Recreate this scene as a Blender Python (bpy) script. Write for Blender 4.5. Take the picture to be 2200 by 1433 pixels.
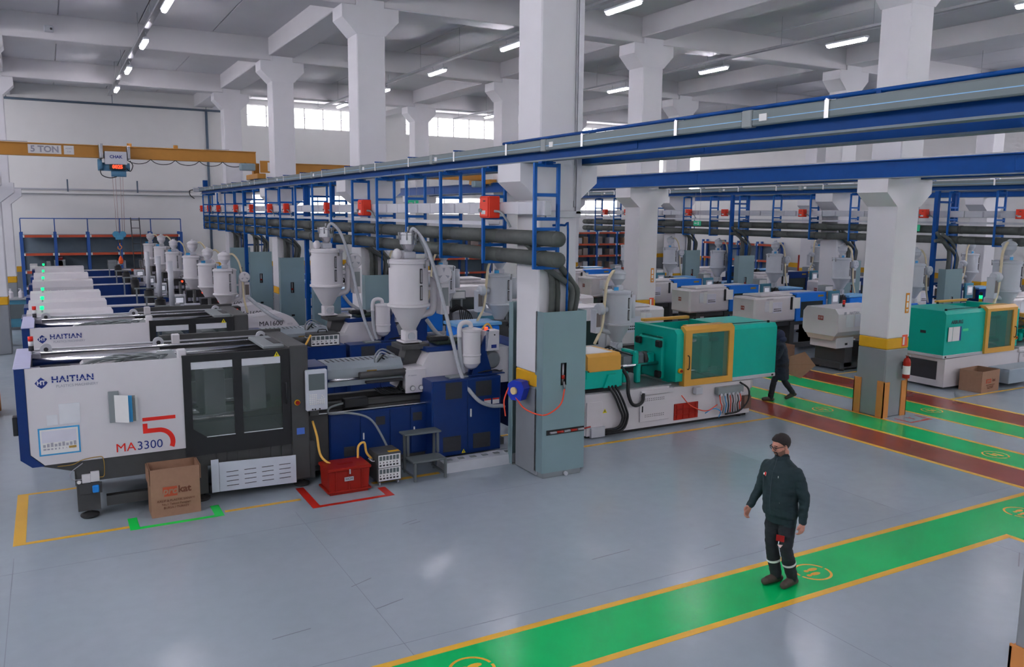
import bpy, math, random
from mathutils import Vector, Matrix, noise
import numpy as np
for o in list(bpy.data.objects): bpy.data.objects.remove(o)
S = bpy.context.scene
COL = S.collection
random.seed(4)
R_ = math.radians
# ---------------------------------------------------------------- camera
yaw, pitch, roll = R_(29.126), R_(8.236), R_(0.489)
fw = Vector((math.sin(yaw)*math.cos(pitch), math.cos(yaw)*math.cos(pitch), -math.sin(pitch)))
rt = Vector((math.cos(yaw), -math.sin(yaw), 0)); up = rt.cross(fw)
rt, up = rt*math.cos(roll)+up*math.sin(roll), up*math.cos(roll)-rt*math.sin(roll)
cam = bpy.data.objects.new('camera', bpy.data.cameras.new('camera'))
COL.objects.link(cam)
m = Matrix.Identity(4)
for i in range(3): m[i][0], m[i][1], m[i][2] = rt[i], up[i], -fw[i]
m[2][3] = 4.2
cam.matrix_world = m
cam.data.sensor_width = 36; cam.data.lens = 1785.09/2200*36
cam.data.clip_start = .05; cam.data.clip_end = 200
S.camera = cam
# ---------------------------------------------------------------- world and exposure
w = bpy.data.worlds.new('overcast'); S.world = w; w.use_nodes = True
w.node_tree.nodes['Background'].inputs[0].default_value = (.72, .78, .9, 1)
w.node_tree.nodes['Background'].inputs[1].default_value = 1.0
S.view_settings.view_transform = 'Standard'; S.view_settings.look = 'None'
S.view_settings.gamma = 1; S.view_settings.use_curve_mapping = False
S.view_settings.exposure = 0.15
LED = 80.0       # radiance of the LED lenses
PANE2 = 2.0      # radiance of the fill panes added behind the camera
PANE = 5.0       # radiance of the daylit panes and the added side bands
S.cycles.use_light_tree = False; S.cycles.max_bounces = 4; S.cycles.diffuse_bounces = 3; S.cycles.glossy_bounces = 2
S.cycles.transmission_bounces = 2; S.cycles.transparent_max_bounces = 6
S.cycles.use_adaptive_sampling = True; S.cycles.adaptive_threshold = .12; S.cycles.adaptive_min_samples = 16
S.cycles.sample_clamp_indirect = 6; S.cycles.caustics_reflective = False; S.cycles.caustics_refractive = False
# ---------------------------------------------------------------- helpers
def lin(c): c /= 255; return c/12.92 if c <= .04045 else ((c+.055)/1.055)**2.4
MATS = {}
def M(name, rgb, rough=.5, metal=0, var=.06, scale=6, k=2.0, emit=0, bump=0, spec=.35, coat=0, alpha=1, trans=0):
    """procedural principled material; rgb is the sRGB colour seen in the photograph, k lifts it to albedo"""
    if name in MATS: return MATS[name]
    mt = bpy.data.materials.new(name); mt.use_nodes = True; nt = mt.node_tree; p = nt.nodes['Principled BSDF']
    c = [min(.92, lin(v)*k) for v in rgb]
    tc = nt.nodes.new('ShaderNodeTexCoord'); nz = nt.nodes.new('ShaderNodeTexNoise')
    nz.inputs['Scale'].default_value = scale; nz.inputs['Detail'].default_value = 1
    nt.links.new(tc.outputs['Object'], nz.inputs['Vector'])
    mx = nt.nodes.new('ShaderNodeMix'); mx.data_type = 'RGBA'
    mx.inputs[6].default_value = [v*(1-var) for v in c]+[1]; mx.inputs[7].default_value = [min(1, v*(1+var)) for v in c]+[1]
    nt.links.new(nz.outputs[0], mx.inputs[0]); nt.links.new(mx.outputs[2], p.inputs['Base Color'])
    p.inputs['Roughness'].default_value = rough; p.inputs['Metallic'].default_value = metal
    p.inputs['Specular IOR Level'].default_value = spec; p.inputs['Coat Weight'].default_value = coat
    p.inputs['Alpha'].default_value = alpha; p.inputs['Transmission Weight'].default_value = trans
    if emit:
        p.inputs['Emission Color'].default_value = [lin(v) for v in rgb]+[1]; p.inputs['Emission Strength'].default_value = emit
        if emit < 4.5 and name != 'fill_pane': mt.cycles.emission_sampling = 'NONE'
    if bump:
        b = nt.nodes.new('ShaderNodeBump'); b.inputs['Strength'].default_value = bump; b.inputs['Distance'].default_value = .01
        nt.links.new(nz.outputs[0], b.inputs['Height']); nt.links.new(b.outputs[0], p.inputs['Normal'])
    MATS[name] = mt
    return mt
wall_m = M('wall_paint', (172,171,172), .75, var=.02, scale=2, k=2.3)
ceil_m = M('ceiling_paint', (168,167,170), .9, var=.03, scale=1.5, spec=.05)
colw = M('column_white', (170,170,174), .6, var=.02, scale=3)
colg = M('column_grey', (104,108,112), .5, var=.05, scale=4)
must = M('mustard_band', (168,126,22), .5, var=.06)
white = M('machine_white', (170,168,172), .38, var=.02)
cream = M('machine_cream', (170,167,170), .4, var=.02)
navy = M('machine_navy', (9,34,82), .32, var=.08)
dgrey = M('machine_dark', (52,53,54), .45, var=.1)
black = M('black_plastic', (24,25,27), .4, var=.15)
rubber = M('rubber', (30,31,32), .7, var=.2)
steel = M('steel_bright', (178,178,182), .22, metal=1, var=.05)
steeld = M('steel_dull', (120,121,124), .42, metal=.85, var=.12)
cab = M('cabinet_steel', (102,122,126), .33, metal=.25, var=.04, scale=3)
rail = M('rail_blue', (3,54,112), .5, var=.1, spec=.2)
fram = M('frame_blue', (10,70,132), .45, var=.1, spec=.25)
pipe_m = M('pipe_insulation', (60,64,62), .65, var=.2, scale=9, bump=.3)
redp = M('red_plastic', (112,17,6), .42, var=.08)
redd = M('red_paint', (124,20,8), .5, var=.1)
busm = M('busbar_grey', (150,152,158), .45, metal=.2, var=.06)
gree = M('machine_emerald', (0,138,124), .33, var=.04)
yell = M('machine_amber', (172,128,56), .35, var=.05)
lgrey = M('light_grey', (150,152,158), .45, var=.04)
mgrey = M('mid_grey', (104,110,112), .45, var=.08)
skyb = M('door_blue', (24,98,196), .35, var=.06)
teal = M('teal_paint', (52,100,118), .45, var=.1)
cran = M('crane_yellow', (148,104,44), .45, var=.06)
card = M('cardboard', (122,94,76), .8, var=.08, scale=14)
cardo = M('cardboard_orange', (160,104,56), .75, var=.06, scale=5)
paper = M('paper', (188,188,198), .7, var=.03)
hose_m = M('clear_hose', (150,154,160), .2, var=.12, scale=30, k=1.7)
hosec = M('cream_hose', (176,166,140), .4, var=.1, scale=20)
orng = M('orange_cable', (196,140,64), .5, var=.08)
redc = M('red_cable', (196,60,40), .45)
inkb = M('ink_blue', (26,40,100), .5)
inkr = M('ink_red', (186,32,24), .45)
inkg = M('ink_grey', (128,128,138), .6)
inkk = M('ink_black', (36,36,40), .6)
cyan = M('cyan_trim', (48,124,168), .5)
orac = M('rack_orange', (150,64,42), .5, var=.08)
rackb = M('rack_blue', (36,70,128), .5, var=.08)
rackd = M('rack_back', (96,108,118), .8, var=.06)
brown = M('rack_goods', (116,108,104), .8, var=.25, scale=3)
glassd = M('smoked_glass', (70,80,78), .06, var=.02, alpha=.38)
glassg = M('green_glass', (60,110,100), .06, var=.02, alpha=.4)
screen = M('screen_dark', (74,82,84), .15)
screenl = M('screen_lit', (190,195,215), .3, emit=.35)
grn_l = M('lamp_green', (14,220,112), .3, emit=1.8)
red_l = M('lamp_red', (255,60,30), .3, emit=2.2)
redlens = M('lens_red', (180,30,20), .3)
gold = M('brass', (150,120,60), .3, metal=.8)
def flat_quads(n): return [(i, (i+1) % n, n+(i+1) % n, n+i) for i in range(n)]
MIRROR = set()
class B:
    def __init__(s): s.v = []; s.f = []; s.s = []
    def add(s, vs, fs, sm=False):
        k = len(s.v); s.v += [tuple(p) for p in vs]; s.f += [tuple(i+k for i in f) for f in fs]
        s.s += (sm if isinstance(sm, list) else [sm]*len(fs)); return s
    def box(s, x0, y0, z0, x1, y1, z1):
        if x0 > x1: x0, x1 = x1, x0
        if y0 > y1: y0, y1 = y1, y0
        if z0 > z1: z0, z1 = z1, z0
        return s.add([(x0,y0,z0),(x1,y0,z0),(x1,y1,z0),(x0,y1,z0),(x0,y0,z1),(x1,y0,z1),(x1,y1,z1),(x0,y1,z1)],
                     [(3,2,1,0),(4,5,6,7),(0,1,5,4),(1,2,6,5),(2,3,7,6),(3,0,4,7)])
    def rb(s, x0, y0, z0, x1, y1, z1, c=.01):
        """box with chamfered edges"""
        c = min(c, (x1-x0)*.45, (y1-y0)*.45, (z1-z0)*.45)
        lo = (x0, y0, z0); hi = (x1, y1, z1); V = []; idx = {}
        for cx in (0, 1):
            for cy in (0, 1):
                for cz in (0, 1):
                    sg = (cx, cy, cz)
                    for a in range(3):
                        p = [(hi[i]-c if sg[i] else lo[i]+c) for i in range(3)]
                        p[a] = hi[a] if sg[a] else lo[a]
                        idx[(sg, a)] = len(V); V.append(tuple(p))
        F = []
        ctr = Vector(((x0+x1)/2, (y0+y1)/2, (z0+z1)/2))
        def face(l):
            pts = [Vector(V[i]) for i in l]; n = (pts[1]-pts[0]).cross(pts[2]-pts[0])
            md = sum(pts, Vector())/len(pts)-ctr
            F.append(tuple(l) if n.dot(md) > 0 else tuple(reversed(l)))
        for a in range(3):
            b, d = [i for i in range(3) if i != a]
            for t in (0, 1):
                def k(u, v_):
                    q = [0, 0, 0]; q[a] = t; q[b] = u; q[d] = v_; return tuple(q)
                face([idx[(k(0,0),a)], idx[(k(1,0),a)], idx[(k(1,1),a)], idx[(k(0,1),a)]])
            for u in (0, 1):
                for v_ in (0, 1):
                    q0 = [0,0,0]; q0[b] = u; q0[d] = v_; q1 = q0[:]; q1[a] = 1; q0 = tuple(q0); q1 = tuple(q1)
                    face([idx[(q0,b)], idx[(q1,b)], idx[(q1,d)], idx[(q0,d)]])
        for cx in (0, 1):
            for cy in (0, 1):
                for cz in (0, 1): face([idx[((cx,cy,cz),a)] for a in range(3)])
        return s.add(V, F)
    def cyl(s, p, q, r, r2=None, n=14, cap=True):
        p = Vector(p); q = Vector(q); r2 = r if r2 is None else r2; d = (q-p).normalized()
        a = d.orthogonal().normalized(); b = d.cross(a)
        V = [p+(a*math.cos(t)+b*math.sin(t))*r for t in [2*math.pi*i/n for i in range(n)]]
        V += [q+(a*math.cos(t)+b*math.sin(t))*r2 for t in [2*math.pi*i/n for i in range(n)]]
        F = flat_quads(n); sm = [True]*n
        if cap:
            F = F+[tuple(range(n-1, -1, -1)), tuple(range(n, 2*n))]; sm = sm+[False, False]
        return s.add(V, F, sm)
    def lathe(s, prof, c=(0, 0, 0), n=20, axis='z'):
        """profile (r, h) turned about an axis; every segment has its own sharp ends"""
        def pt(r, h, t):
            u, v_ = r*math.cos(t), r*math.sin(t)
            if axis == 'z': return (c[0]+u, c[1]+v_, c[2]+h)
            if axis == 'x': return (c[0]+h, c[1]+u, c[2]+v_)
            return (c[0]+v_, c[1]+h, c[2]+u)
        for (r0, h0), (r1, h1) in zip(prof, prof[1:]):
            V = [pt(r0, h0, 2*math.pi*i/n) for i in range(n)]+[pt(r1, h1, 2*math.pi*i/n) for i in range(n)]
            s.add(V, flat_quads(n), True)
        for (r, h), rev in ((prof[0], True), (prof[-1], False)):
            if r > 1e-4:
                V = [pt(r, h, 2*math.pi*i/n) for i in range(n)]
                s.add(V, [tuple(reversed(range(n))) if rev else tuple(range(n))])
        return s
    def tube(s, pts, r, n=8, res=0, r2=None):
        pts = [Vector(p) for p in pts]
        if res:
            q = []; P = [pts[0]*2-pts[1]]+pts+[pts[-1]*2-pts[-2]]
            for i in range(1, len(P)-2):
                for j in range(res):
                    t = j/res; a, b, c, d = P[i-1], P[i], P[i+1], P[i+2]
                    q.append(.5*((2*b)+(c-a)*t+(2*a-5*b+4*c-d)*t*t+(3*b-a-3*c+d)*t**3))
            pts = q+[pts[-1]]
        V = []; up_ = None
        for i, p in enumerate(pts):
            d = (pts[min(i+1, len(pts)-1)]-pts[max(i-1, 0)]).normalized()
            if up_ is None: up_ = d.orthogonal().normalized()
            up_ = (up_-d*up_.dot(d)).normalized(); b = d.cross(up_)
            rr = r if r2 is None else r+(r2-r)*i/(len(pts)-1)
            V += [p+(up_*math.cos(2*math.pi*k/n)+b*math.sin(2*math.pi*k/n))*rr for k in range(n)]
        F = []
        for i in range(len(pts)-1):
            F += [(i*n+k, i*n+(k+1) % n, (i+1)*n+(k+1) % n, (i+1)*n+k) for k in range(n)]
        sm = [True]*len(F); e = (len(pts)-1)*n
        F += [tuple(reversed(range(n))), tuple(range(e, e+n))]
        return s.add(V, F, sm+[False, False])
    def prism(s, poly, axis, a, b):
        """polygon extruded along an axis: 'y' takes (x,z), 'x' takes (y,z), 'z' takes (x,y)"""
        n = len(poly)
        def pt(u, v_, h): return {'y': (u, h, v_), 'x': (h, u, v_), 'z': (u, v_, h)}[axis]
        V = [pt(u, v_, a) for u, v_ in poly]+[pt(u, v_, b) for u, v_ in poly]
        area = sum(poly[i][0]*poly[(i+1) % n][1]-poly[(i+1) % n][0]*poly[i][1] for i in range(n))
        F = [(i, (i+1) % n, n+(i+1) % n, n+i) for i in range(n)]+[tuple(reversed(range(n))), tuple(range(n, 2*n))]
        flip = (area < 0) != (b < a)
        if axis == 'y': flip = not flip
        if flip: F = [tuple(reversed(f)) for f in F]
        return s.add(V, F)
    def ball(s, c, r, n=12, sc=(1, 1, 1)):
        k = max(5, n//2); V = []; F = []
        for i in range(1, k):
            t = math.pi*i/k
            V += [(c[0]+r*sc[0]*math.sin(t)*math.cos(2*math.pi*j/n), c[1]+r*sc[1]*math.sin(t)*math.sin(2*math.pi*j/n), c[2]+r*sc[2]*math.cos(t)) for j in range(n)]
        V += [(c[0], c[1], c[2]+r*sc[2]), (c[0], c[1], c[2]-r*sc[2])]; a = len(V)-2
        for i in range(k-2):
            F += [(i*n+j, (i+1)*n+j, (i+1)*n+(j+1) % n, i*n+(j+1) % n) for j in range(n)]
        F += [(a, j, (j+1) % n) for j in range(n)]+[(a+1, (k-2)*n+(j+1) % n, (k-2)*n+j) for j in range(n)]
        return s.add(V, F, True)
    def o(s, name, mat, parent=None, loc=None, rot=None):
        v, f = s.v, s.f
        if parent is not None and parent.name in MIRROR:
            v = [(-x, y, z) for x, y, z in v]; f = [tuple(reversed(q)) for q in f]
        me = bpy.data.meshes.new(name); me.from_pydata(v, [], f); me.materials.append(mat)
        me.polygons.foreach_set('use_smooth', s.s)
        ob = bpy.data.objects.new(name, me); COL.objects.link(ob)
        if parent is not None:
            ob.parent = parent
            if parent.name in MIRROR: MIRROR.add(ob.name)
        if loc: ob.location = loc
        if rot: ob.rotation_euler = rot
        return ob
def bx(par, name, mat, x0, y0, z0, x1, y1, z1, c=.008):
    b = B()
    if c: b.rb(x0, y0, z0, x1, y1, z1, c)
    else: b.box(x0, y0, z0, x1, y1, z1)
    return b.o(name, mat, par)
def cy(par, name, mat, p, q, r, r2=None, n=16): return B().cyl(p, q, r, r2, n).o(name, mat, par)
def tb(par, name, mat, pts, r, n=8, res=4): return B().tube(pts, r, n, res).o(name, mat, par)
def T(name, label, cat, loc=(0, 0, 0), rz=0, group=None, mirror=False):
    e = bpy.data.objects.new(name, None); COL.objects.link(e); e.empty_display_size = .2
    e.location = loc; e.rotation_euler = (0, 0, rz); e['label'] = label; e['category'] = cat
    if group: e['group'] = group
    if mirror: MIRROR.add(e.name)
    return e
def tag(o, label, cat, group=None):
    o['label'] = label; o['category'] = cat
    if group: o['group'] = group
    return o
def struct(o, label=None):
    o['kind'] = 'structure'
    if label: o['label'] = label
    return o
def dup(root, loc, label, group=None, rz=None, skip=()):
    def cp(o, par):
        c = o.copy(); COL.objects.link(c)
        if par is not None: c.parent = par
        for ch in list(o.children):
            if ch.name.split('.')[0] not in skip: cp(ch, c)
        return c
    r = cp(root, None); r.location = loc; r['label'] = label
    if group: r['group'] = group
    if rz is not None: r.rotation_euler = (0, 0, rz)
    return r
def txt(par, s, size, x, y, z, mat, face='f', bold=0, shear=0, sx=1, name='lettering', sp=1):
    """flat lettering, centred; face f looks to -y, l to -x, u up"""
    c = bpy.data.curves.new(name, 'FONT'); c.body = s; c.size = size; c.align_x = 'CENTER'; c.align_y = 'CENTER'
    c.extrude = .001; c.space_character = sp; c.offset = bold; c.shear = shear; c.resolution_u = 3
    c.materials.append(mat)
    t = bpy.data.objects.new(name, c); me = bpy.data.meshes.new_from_object(t); bpy.data.objects.remove(t); bpy.data.curves.remove(c)
    o = bpy.data.objects.new(name, me); COL.objects.link(o); o.parent = par
    mir = par.name in MIRROR
    o.location = (-x if mir else x, y, z); o.scale = (sx, 1, 1)
    o.rotation_euler = {'f': (math.pi/2, 0, 0), 'l': (math.pi/2, 0, (-1 if not mir else 1)*math.pi/2), 'u': (0, 0, 0)}[face]
    return o
ORD = 'first second third fourth fifth sixth seventh eighth ninth tenth eleventh twelfth thirteenth fourteenth fifteenth sixteenth seventeenth eighteenth nineteenth twentieth'.split()
YC = [3.17, 11.45, 19.9, 28.35, 36.8]           # column rows along the hall
XC = [-1.45, 7.0, 15.45, 23.9]
YW, XW = 43.5, 35.7                            # back wall, side wall
# ================================================================ THE HALL
def floor_material():
    mt = bpy.data.materials.new('epoxy_floor'); mt.use_nodes = True; nt = mt.node_tree; p = nt.nodes['Principled BSDF']
    tc = nt.nodes.new('ShaderNodeTexCoord')
    def nz(sc, det=4):
        n = nt.nodes.new('ShaderNodeTexNoise'); n.inputs['Scale'].default_value = sc; n.inputs['Detail'].default_value = det
        nt.links.new(tc.outputs['Object'], n.inputs['Vector']); return n
    a, b = nz(.45), nz(5, 6)
    r1 = nt.nodes.new('ShaderNodeMix'); r1.data_type = 'RGBA'
    k = 2.0
    r1.inputs[6].default_value = [lin(120)*k, lin(133)*k, lin(140)*k, 1]; r1.inputs[7].default_value = [lin(130)*k, lin(137)*k, lin(146)*k, 1]
    nt.links.new(a.outputs[0], r1.inputs[0])
    r2 = nt.nodes.new('ShaderNodeMix'); r2.data_type = 'RGBA'; r2.blend_type = 'MULTIPLY'; r2.inputs[0].default_value = .12
    nt.links.new(r1.outputs[2], r2.inputs[6]); nt.links.new(b.outputs[0], r2.inputs[7]); nt.links.new(r2.outputs[2], p.inputs['Base Color'])
    mr = nt.nodes.new('ShaderNodeMapRange'); mr.inputs['To Min'].default_value = .12; mr.inputs['To Max'].default_value = .3
    nt.links.new(nz(1.3).outputs[0], mr.inputs['Value']); nt.links.new(mr.outputs[0], p.inputs['Roughness'])
    p.inputs['Specular IOR Level'].default_value = .45
    return mt
floor = struct(B().box(-11, -10, -.3, XW+.3, YW+.3, 0).o('floor', floor_material()), 'glossy blue-grey epoxy factory floor')
pg = M('paint_green', (1,148,78), .22, var=.12, scale=1.5, spec=.3)
py = M('paint_yellow', (186,140,44), .3, var=.08, scale=3)
pr = M('paint_red', (112,48,38), .22, var=.14, scale=2, spec=.35)
prr = M('paint_bright_red', (150,26,16), .35, var=.12)
joint = M('floor_joint', (92,100,108), .6)
def paint(name, mat, x0, y0, x1, y1, h=.0015): return B().box(x0, y0, .0003, x1, y1, h).o(name, mat, floor)
# walkway along the near side
paint('green_walkway', pg, -4, 6.06, 13.1, 6.85); paint('yellow_line', py, -4, 6.85, 13.1, 6.94, .002)
paint('yellow_line', py, -4, 5.97, 10.9, 6.06, .002); paint('yellow_line', py, 10.9, 2, 10.99, 6.06, .002)
paint('green_walkway', pg, 10.99, 2, 11.9, 6.06); paint('yellow_line', py, 11.9, 2, 11.99, 6.06, .002); paint('yellow_line', py, 11.99, 5.97, 13.1, 6.06, .002)
# two lanes either side of the middle column row
for x0, x1, n, mm in ((13.2,14.07,'red_lane',pr),(14.17,15.0,'green_walkway',pg),(16.2,17.03,'green_walkway',pg),(17.14,18.07,'red_lane',pr)):
    paint(n, mm, x0, -4, x1, 40)
for x0, x1 in ((13.1,13.2),(14.07,14.17),(15.0,15.1),(16.11,16.2),(17.03,17.14),(18.07,18.18)): paint('yellow_line', py, x0, -4, x1, 40, .002)
# outline round the first machine, box bays
paint('yellow_line', py, -.6, 11.72, .72, 11.8); paint('yellow_line', py, -.62, 11.72, -.48, 13.9, .002); paint('yellow_line', py, -.6, 13.83, .3, 13.9)
paint('yellow_line', py, 1.95, 11.74, 3.02, 11.82); paint('yellow_line', py, 4.2, 11.95, 5.35, 12.05)
pgr = M('paint_tape_green', (20,170,66), .35, var=.06)
paint('green_corner', pgr, .72, 11.62, .84, 12.1, .002); paint('green_corner', pgr, .84, 11.62, 1.8, 11.7, .002); paint('green_corner', pgr, 1.8, 11.62, 1.92, 12.1, .002)
paint('red_corner', prr, 3.08, 11.32, 3.2, 12.3, .002); paint('red_corner', prr, 3.2, 11.32, 4.2, 11.4, .002); paint('red_corner', prr, 4.2, 11.32, 4.32, 11.75, .002)
paint('yellow_line', py, 7.6, 12.15, 13.1, 12.24); paint('yellow_line', py, 7.1, 13.5, 7.6, 13.58)
for y in (11.53, 14.88, 16.0, 17.6, 20.5): paint('yellow_line', py, 18.18, y, 22 if y < 12 else 19.3, y+.08)
paint('red_corner', prr, 15.75, 10.6, 16.0, 10.64); paint('red_corner', prr, 15.3, 10.55, 16.0, 10.6); paint('red_corner', prr, 15.3, 10.6, 15.34, 10.95); paint('red_corner', prr, 15.96, 10.6, 16.0, 10.95)
txt(floor, 'Y', .25, 15.65, 10.8, .002, prr, 'u', name='floor_letter')
# footprint roundels
def roundel(x, y, rz):
    b = B(); n = 40
    for i in range(n):
        if i % 20 in (0,): continue
        a0, a1 = 2*math.pi*i/n, 2*math.pi*(i+1)/n
        b.add([(r*math.cos(a), r*math.sin(a), .003) for r, a in ((.225,a0),(.225,a1),(.195,a1),(.195,a0))], [(3,2,1,0)])
    for sx in (-1, 1):
        for cx, cyy, rx, ry in ((-.02,0,.075,.036),(.082,0,.035,.028)):
            cx2 = cx+.03*sx
            b.add([(cx2+rx*math.cos(t), sx*.05+ry*math.sin(t), .003) for t in [2*math.pi*i/14 for i in range(14)]], [tuple(range(14))])
    return b.o('footprint_sign', py, floor, (x, y, 0), (0, 0, rz))
for x, y, rz in ((3.2,6.45,math.pi),(7.72,6.45,math.pi),(12.0,6.45,math.pi),(14.62,12.22,math.pi/2),(14.57,8.36,math.pi/2),(16.7,11.05,-math.pi/2),(14.6,16.2,math.pi/2)): roundel(x, y, rz)
for x0, y0, x1, y1 in ((-11,7.19,13.1,7.196),(2.82,-9,2.826,11.3),(-.6,-9,-.594,11.3),(-11,10.8,6.6,10.806),(10.5,-9,10.506,12),(6.7,-9,6.706,6.0),(-11,3.6,13,3.606)):
    B().box(x0, y0, .0002, x1, y1, .0008).o('joint', joint, floor)
scf = M('scuff', (86,92,98), .5)
for x, y, L, a in ((4.1,10.2,.25,.3),(4.15,10.13,.18,.2),(5.9,8.0,.6,.05),(2.9,8.7,.3,.4),(1.9,7.9,.4,.1),(3.0,8.05,.35,.25),(7.2,7.6,.3,.1),(10.3,5.5,.5,.5)):
    B().box(-L/2,-.006,.0003,L/2,.006,.001).o('scuff_mark', scf, floor, (x,y,0), (0,0,a))
# ceiling: slabs between the beams
ZC = 9.7
ceil = struct(B().box(-11, -10, ZC+.06, XW+.3, YW+.3, ZC+.3).o('ceiling', ceil_m), 'white painted concrete slab ceiling')
slab = None
YB = [-5.45, 3.0, 11.45, 19.9, 28.35, 36.8]
XB = [-9.9]+XC+[32.35]
for x in XB[:-1]:
    for y in YB[2:]:
        for k in range(4):
            wd = 8.45/4; y1 = min(8.45, YW-y)
            if y == 36.8: s = B().rb(.012, .3, 0, wd-.012, y1, .08, .012).o('slab', ceil_m, ceil)
            elif slab is None: slab = s = B().rb(.012, .3, 0, wd-.012, 8.15, .08, .012).o('slab', ceil_m, ceil)
            else: s = slab.copy(); COL.objects.link(s)
            s.location = (x+k*wd, y, ZC)
for y in YB: struct(B().rb(-11, y-.3, 9.0, XW, y+.3, ZC+.05, .02).o('beam', ceil_m), 'concrete cross beam under the ceiling slabs')
for x in XB:
    b = B()
    for y0, y1 in zip(YB+[YW], YB[1:]+[YW]):
        if y1-y0 > 1: b.rb(x-.42, y0+.3, 9.15, x+.42, y1-.3 if y1 < YW else y1, ZC+.05, .02)
    struct(b.o('beam', ceil_m), 'lengthwise concrete beam on a column row')
# columns
CORB = [(-.7,4.68),(-.7,4.95),(.7,4.95),(.7,4.68),(.36,4.4),(-.36,4.4)]
CAPI = [(-.36,8.35),(-.7,8.7),(-.7,8.99),(.7,8.99),(.7,8.7),(.36,8.35)]
def column(x, y, label, guards=False):
    e = bpy.data.objects.new('column', None); COL.objects.link(e); e.location = (x, y, 0); struct(e, label)
    bx(e, 'grey_base', colg, -.35, -.35, 0, .35, .35, 1.45, .02); bx(e, 'yellow_band', must, -.351, -.351, 1.45, .351, .351, 1.68, .02)
    bx(e, 'shaft', colw, -.35, -.35, 1.68, .35, .35, 9.2, .02)
    B().prism(CORB, 'y', -.36, .36).o('corbel', colw, e); B().prism(CAPI, 'y', -.36, .36).o('capital', colw, e)
    B().cyl((-.52,-.2,9.0), (-.52,-.2,9.6), .07).o('rain_pipe', colw, e)
    if guards:
        for sx in (-1, 1):
            for sy in (-1, 1):
                b = B()
                b.box(min(sx*.375,sx*.355), min(sy*.375,sy*.2), 0, max(sx*.375,sx*.355), max(sy*.375,sy*.2), .78)
                b.box(min(sx*.375,sx*.2), min(sy*.375,sy*.355), 0, max(sx*.375,sx*.2), max(sy*.375,sy*.355), .76)
                b.o('corner_guard', cardo, e)
    return e
def sign_fire(e, z=1.5):
    bx(e, 'fire_notice', M('notice_red', (176,70,50), .5), .12, -.36, z, .28, -.352, z+.24, 0); bx(e, 'notice_print', paper, .135, -.364, z+.03, .19, -.358, z+.2, 0)
    bx(e, 'fire_arrow_sign', M('sign_gold', (170,110,30), .5), .14, -.36, 2.2, .25, -.352, 2.62, 0)
    b = B(); b.box(.165, -.364, 2.45, .225, -.36, 2.58); b.box(.165, -.364, 2.32, .225, -.36, 2.42); b.prism([(.16,2.28),(.23,2.28),(.195,2.22)], 'y', -.364, -.36); b.o('sign_print', paper, e)
for i, y in enumerate(YC):
    c = column(7.0, y, ['near edge column with cardboard corner guards at the frame edge', 'tall white column behind the steel cabinet and red hose reel', 'second white column along the crane rail row', 'third white column along the crane rail row', 'farthest white column along the crane rail row'][i], i == 0)
for i, y in enumerate(YC[1:]):
    c = column(15.45, y, ['white and grey column with orange guards and fire extinguisher', 'white column between the two lanes, behind the green machine', 'third column of the middle row, far back', 'last column of the middle row near the back wall'][i], i == 0)
    if i < 2: sign_fire(c)
for i, y in enumerate(YC[2:]): column(23.9, y, ['column of the far row carrying pipe frames, nearest', 'column of the far row carrying pipe frames, middle', 'column of the far row carrying pipe frames, farthest'][i])
for i, y in enumerate(YC[2:]): column(-1.45, y, ['column at the picture edge with orange guards', 'middle column of the row beside the white machines', 'column beside the workbench near the racking'][i], i == 0)
for i, y in enumerate(YC[2:4]): column(32.35, y, ['column close to the side wall, nearer one', 'column close to the side wall, farther one'][i])
# walls
WIN_H = [(9.05,14.85),(17.5,23.3),(26.0,31.8)]; WIN_L = [(9.05,14.85),(17.5,23.3),(26.0,31.8)]
b = B()
def wall_rows(b, x0, x1, rows):
    """wall strips leaving openings; rows = [(z0,z1,[(xa,xb)..])]"""
    for z0, z1, ops in rows:
        x = x0
        for a, c in ops+[(x1, x1)]:
            if a > x: b.box(x, YW, z0, a, YW+.3, z1)
            x = c
wall_rows(b, -11, XW+.3, [(0,4.1,[]),(4.1,5.05,WIN_L),(5.05,8.4,[(34.7,35.4)]),(8.4,9.45,WIN_H),(9.45,ZC+.1,[])])
wb = struct(b.o('wall_back', wall_m), 'white back wall with high window bands')
wr = B(); 
wr.box(XW, -10, 0, XW+.3, 40.3, ZC+.1); wr.box(XW, 40.3, 0, XW+.3, 41.2, 5.6); wr.box(XW, 40.3, 8.9, XW+.3, 41.2, ZC+.1); wr.box(XW, 41.2, 0, XW+.3, YW, ZC+.1)
wr = struct(wr.o('wall_right', wall_m), 'white side wall with mustard band')
wl = struct(B().box(-11.3, -10, 0, -11, YW, ZC+.1).o('wall_left', wall_m), 'white side wall beyond the machines')
wf = struct(B().box(-11, -10.3, 0, XW, -10, ZC+.1).o('wall_front', wall_m), 'white wall behind the viewpoint')
bx(wb, 'grey_dado', colg, -11, YW-.012, 0, XW, YW-.002, 1.4, 0); bx(wb, 'yellow_band', must, -11, YW-.014, 1.4, XW, YW-.002, 1.65, 0)
bx(wr, 'grey_dado', colg, XW-.012, -10, 0, XW-.002, YW, 1.4, 0); bx(wr, 'yellow_band', must, XW-.014, -10, 1.4, XW-.002, YW, 1.65, 0)
bx(wb, 'ledge', wall_m, -11, YW-.25, 4.9, 7.0, YW, 5.02, .02)
pane_m = M('daylit_and_fill_pane', (250,246,250), .4, emit=PANE)
alu = M('window_frame', (190,190,198), .5)
wn = 0
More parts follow.
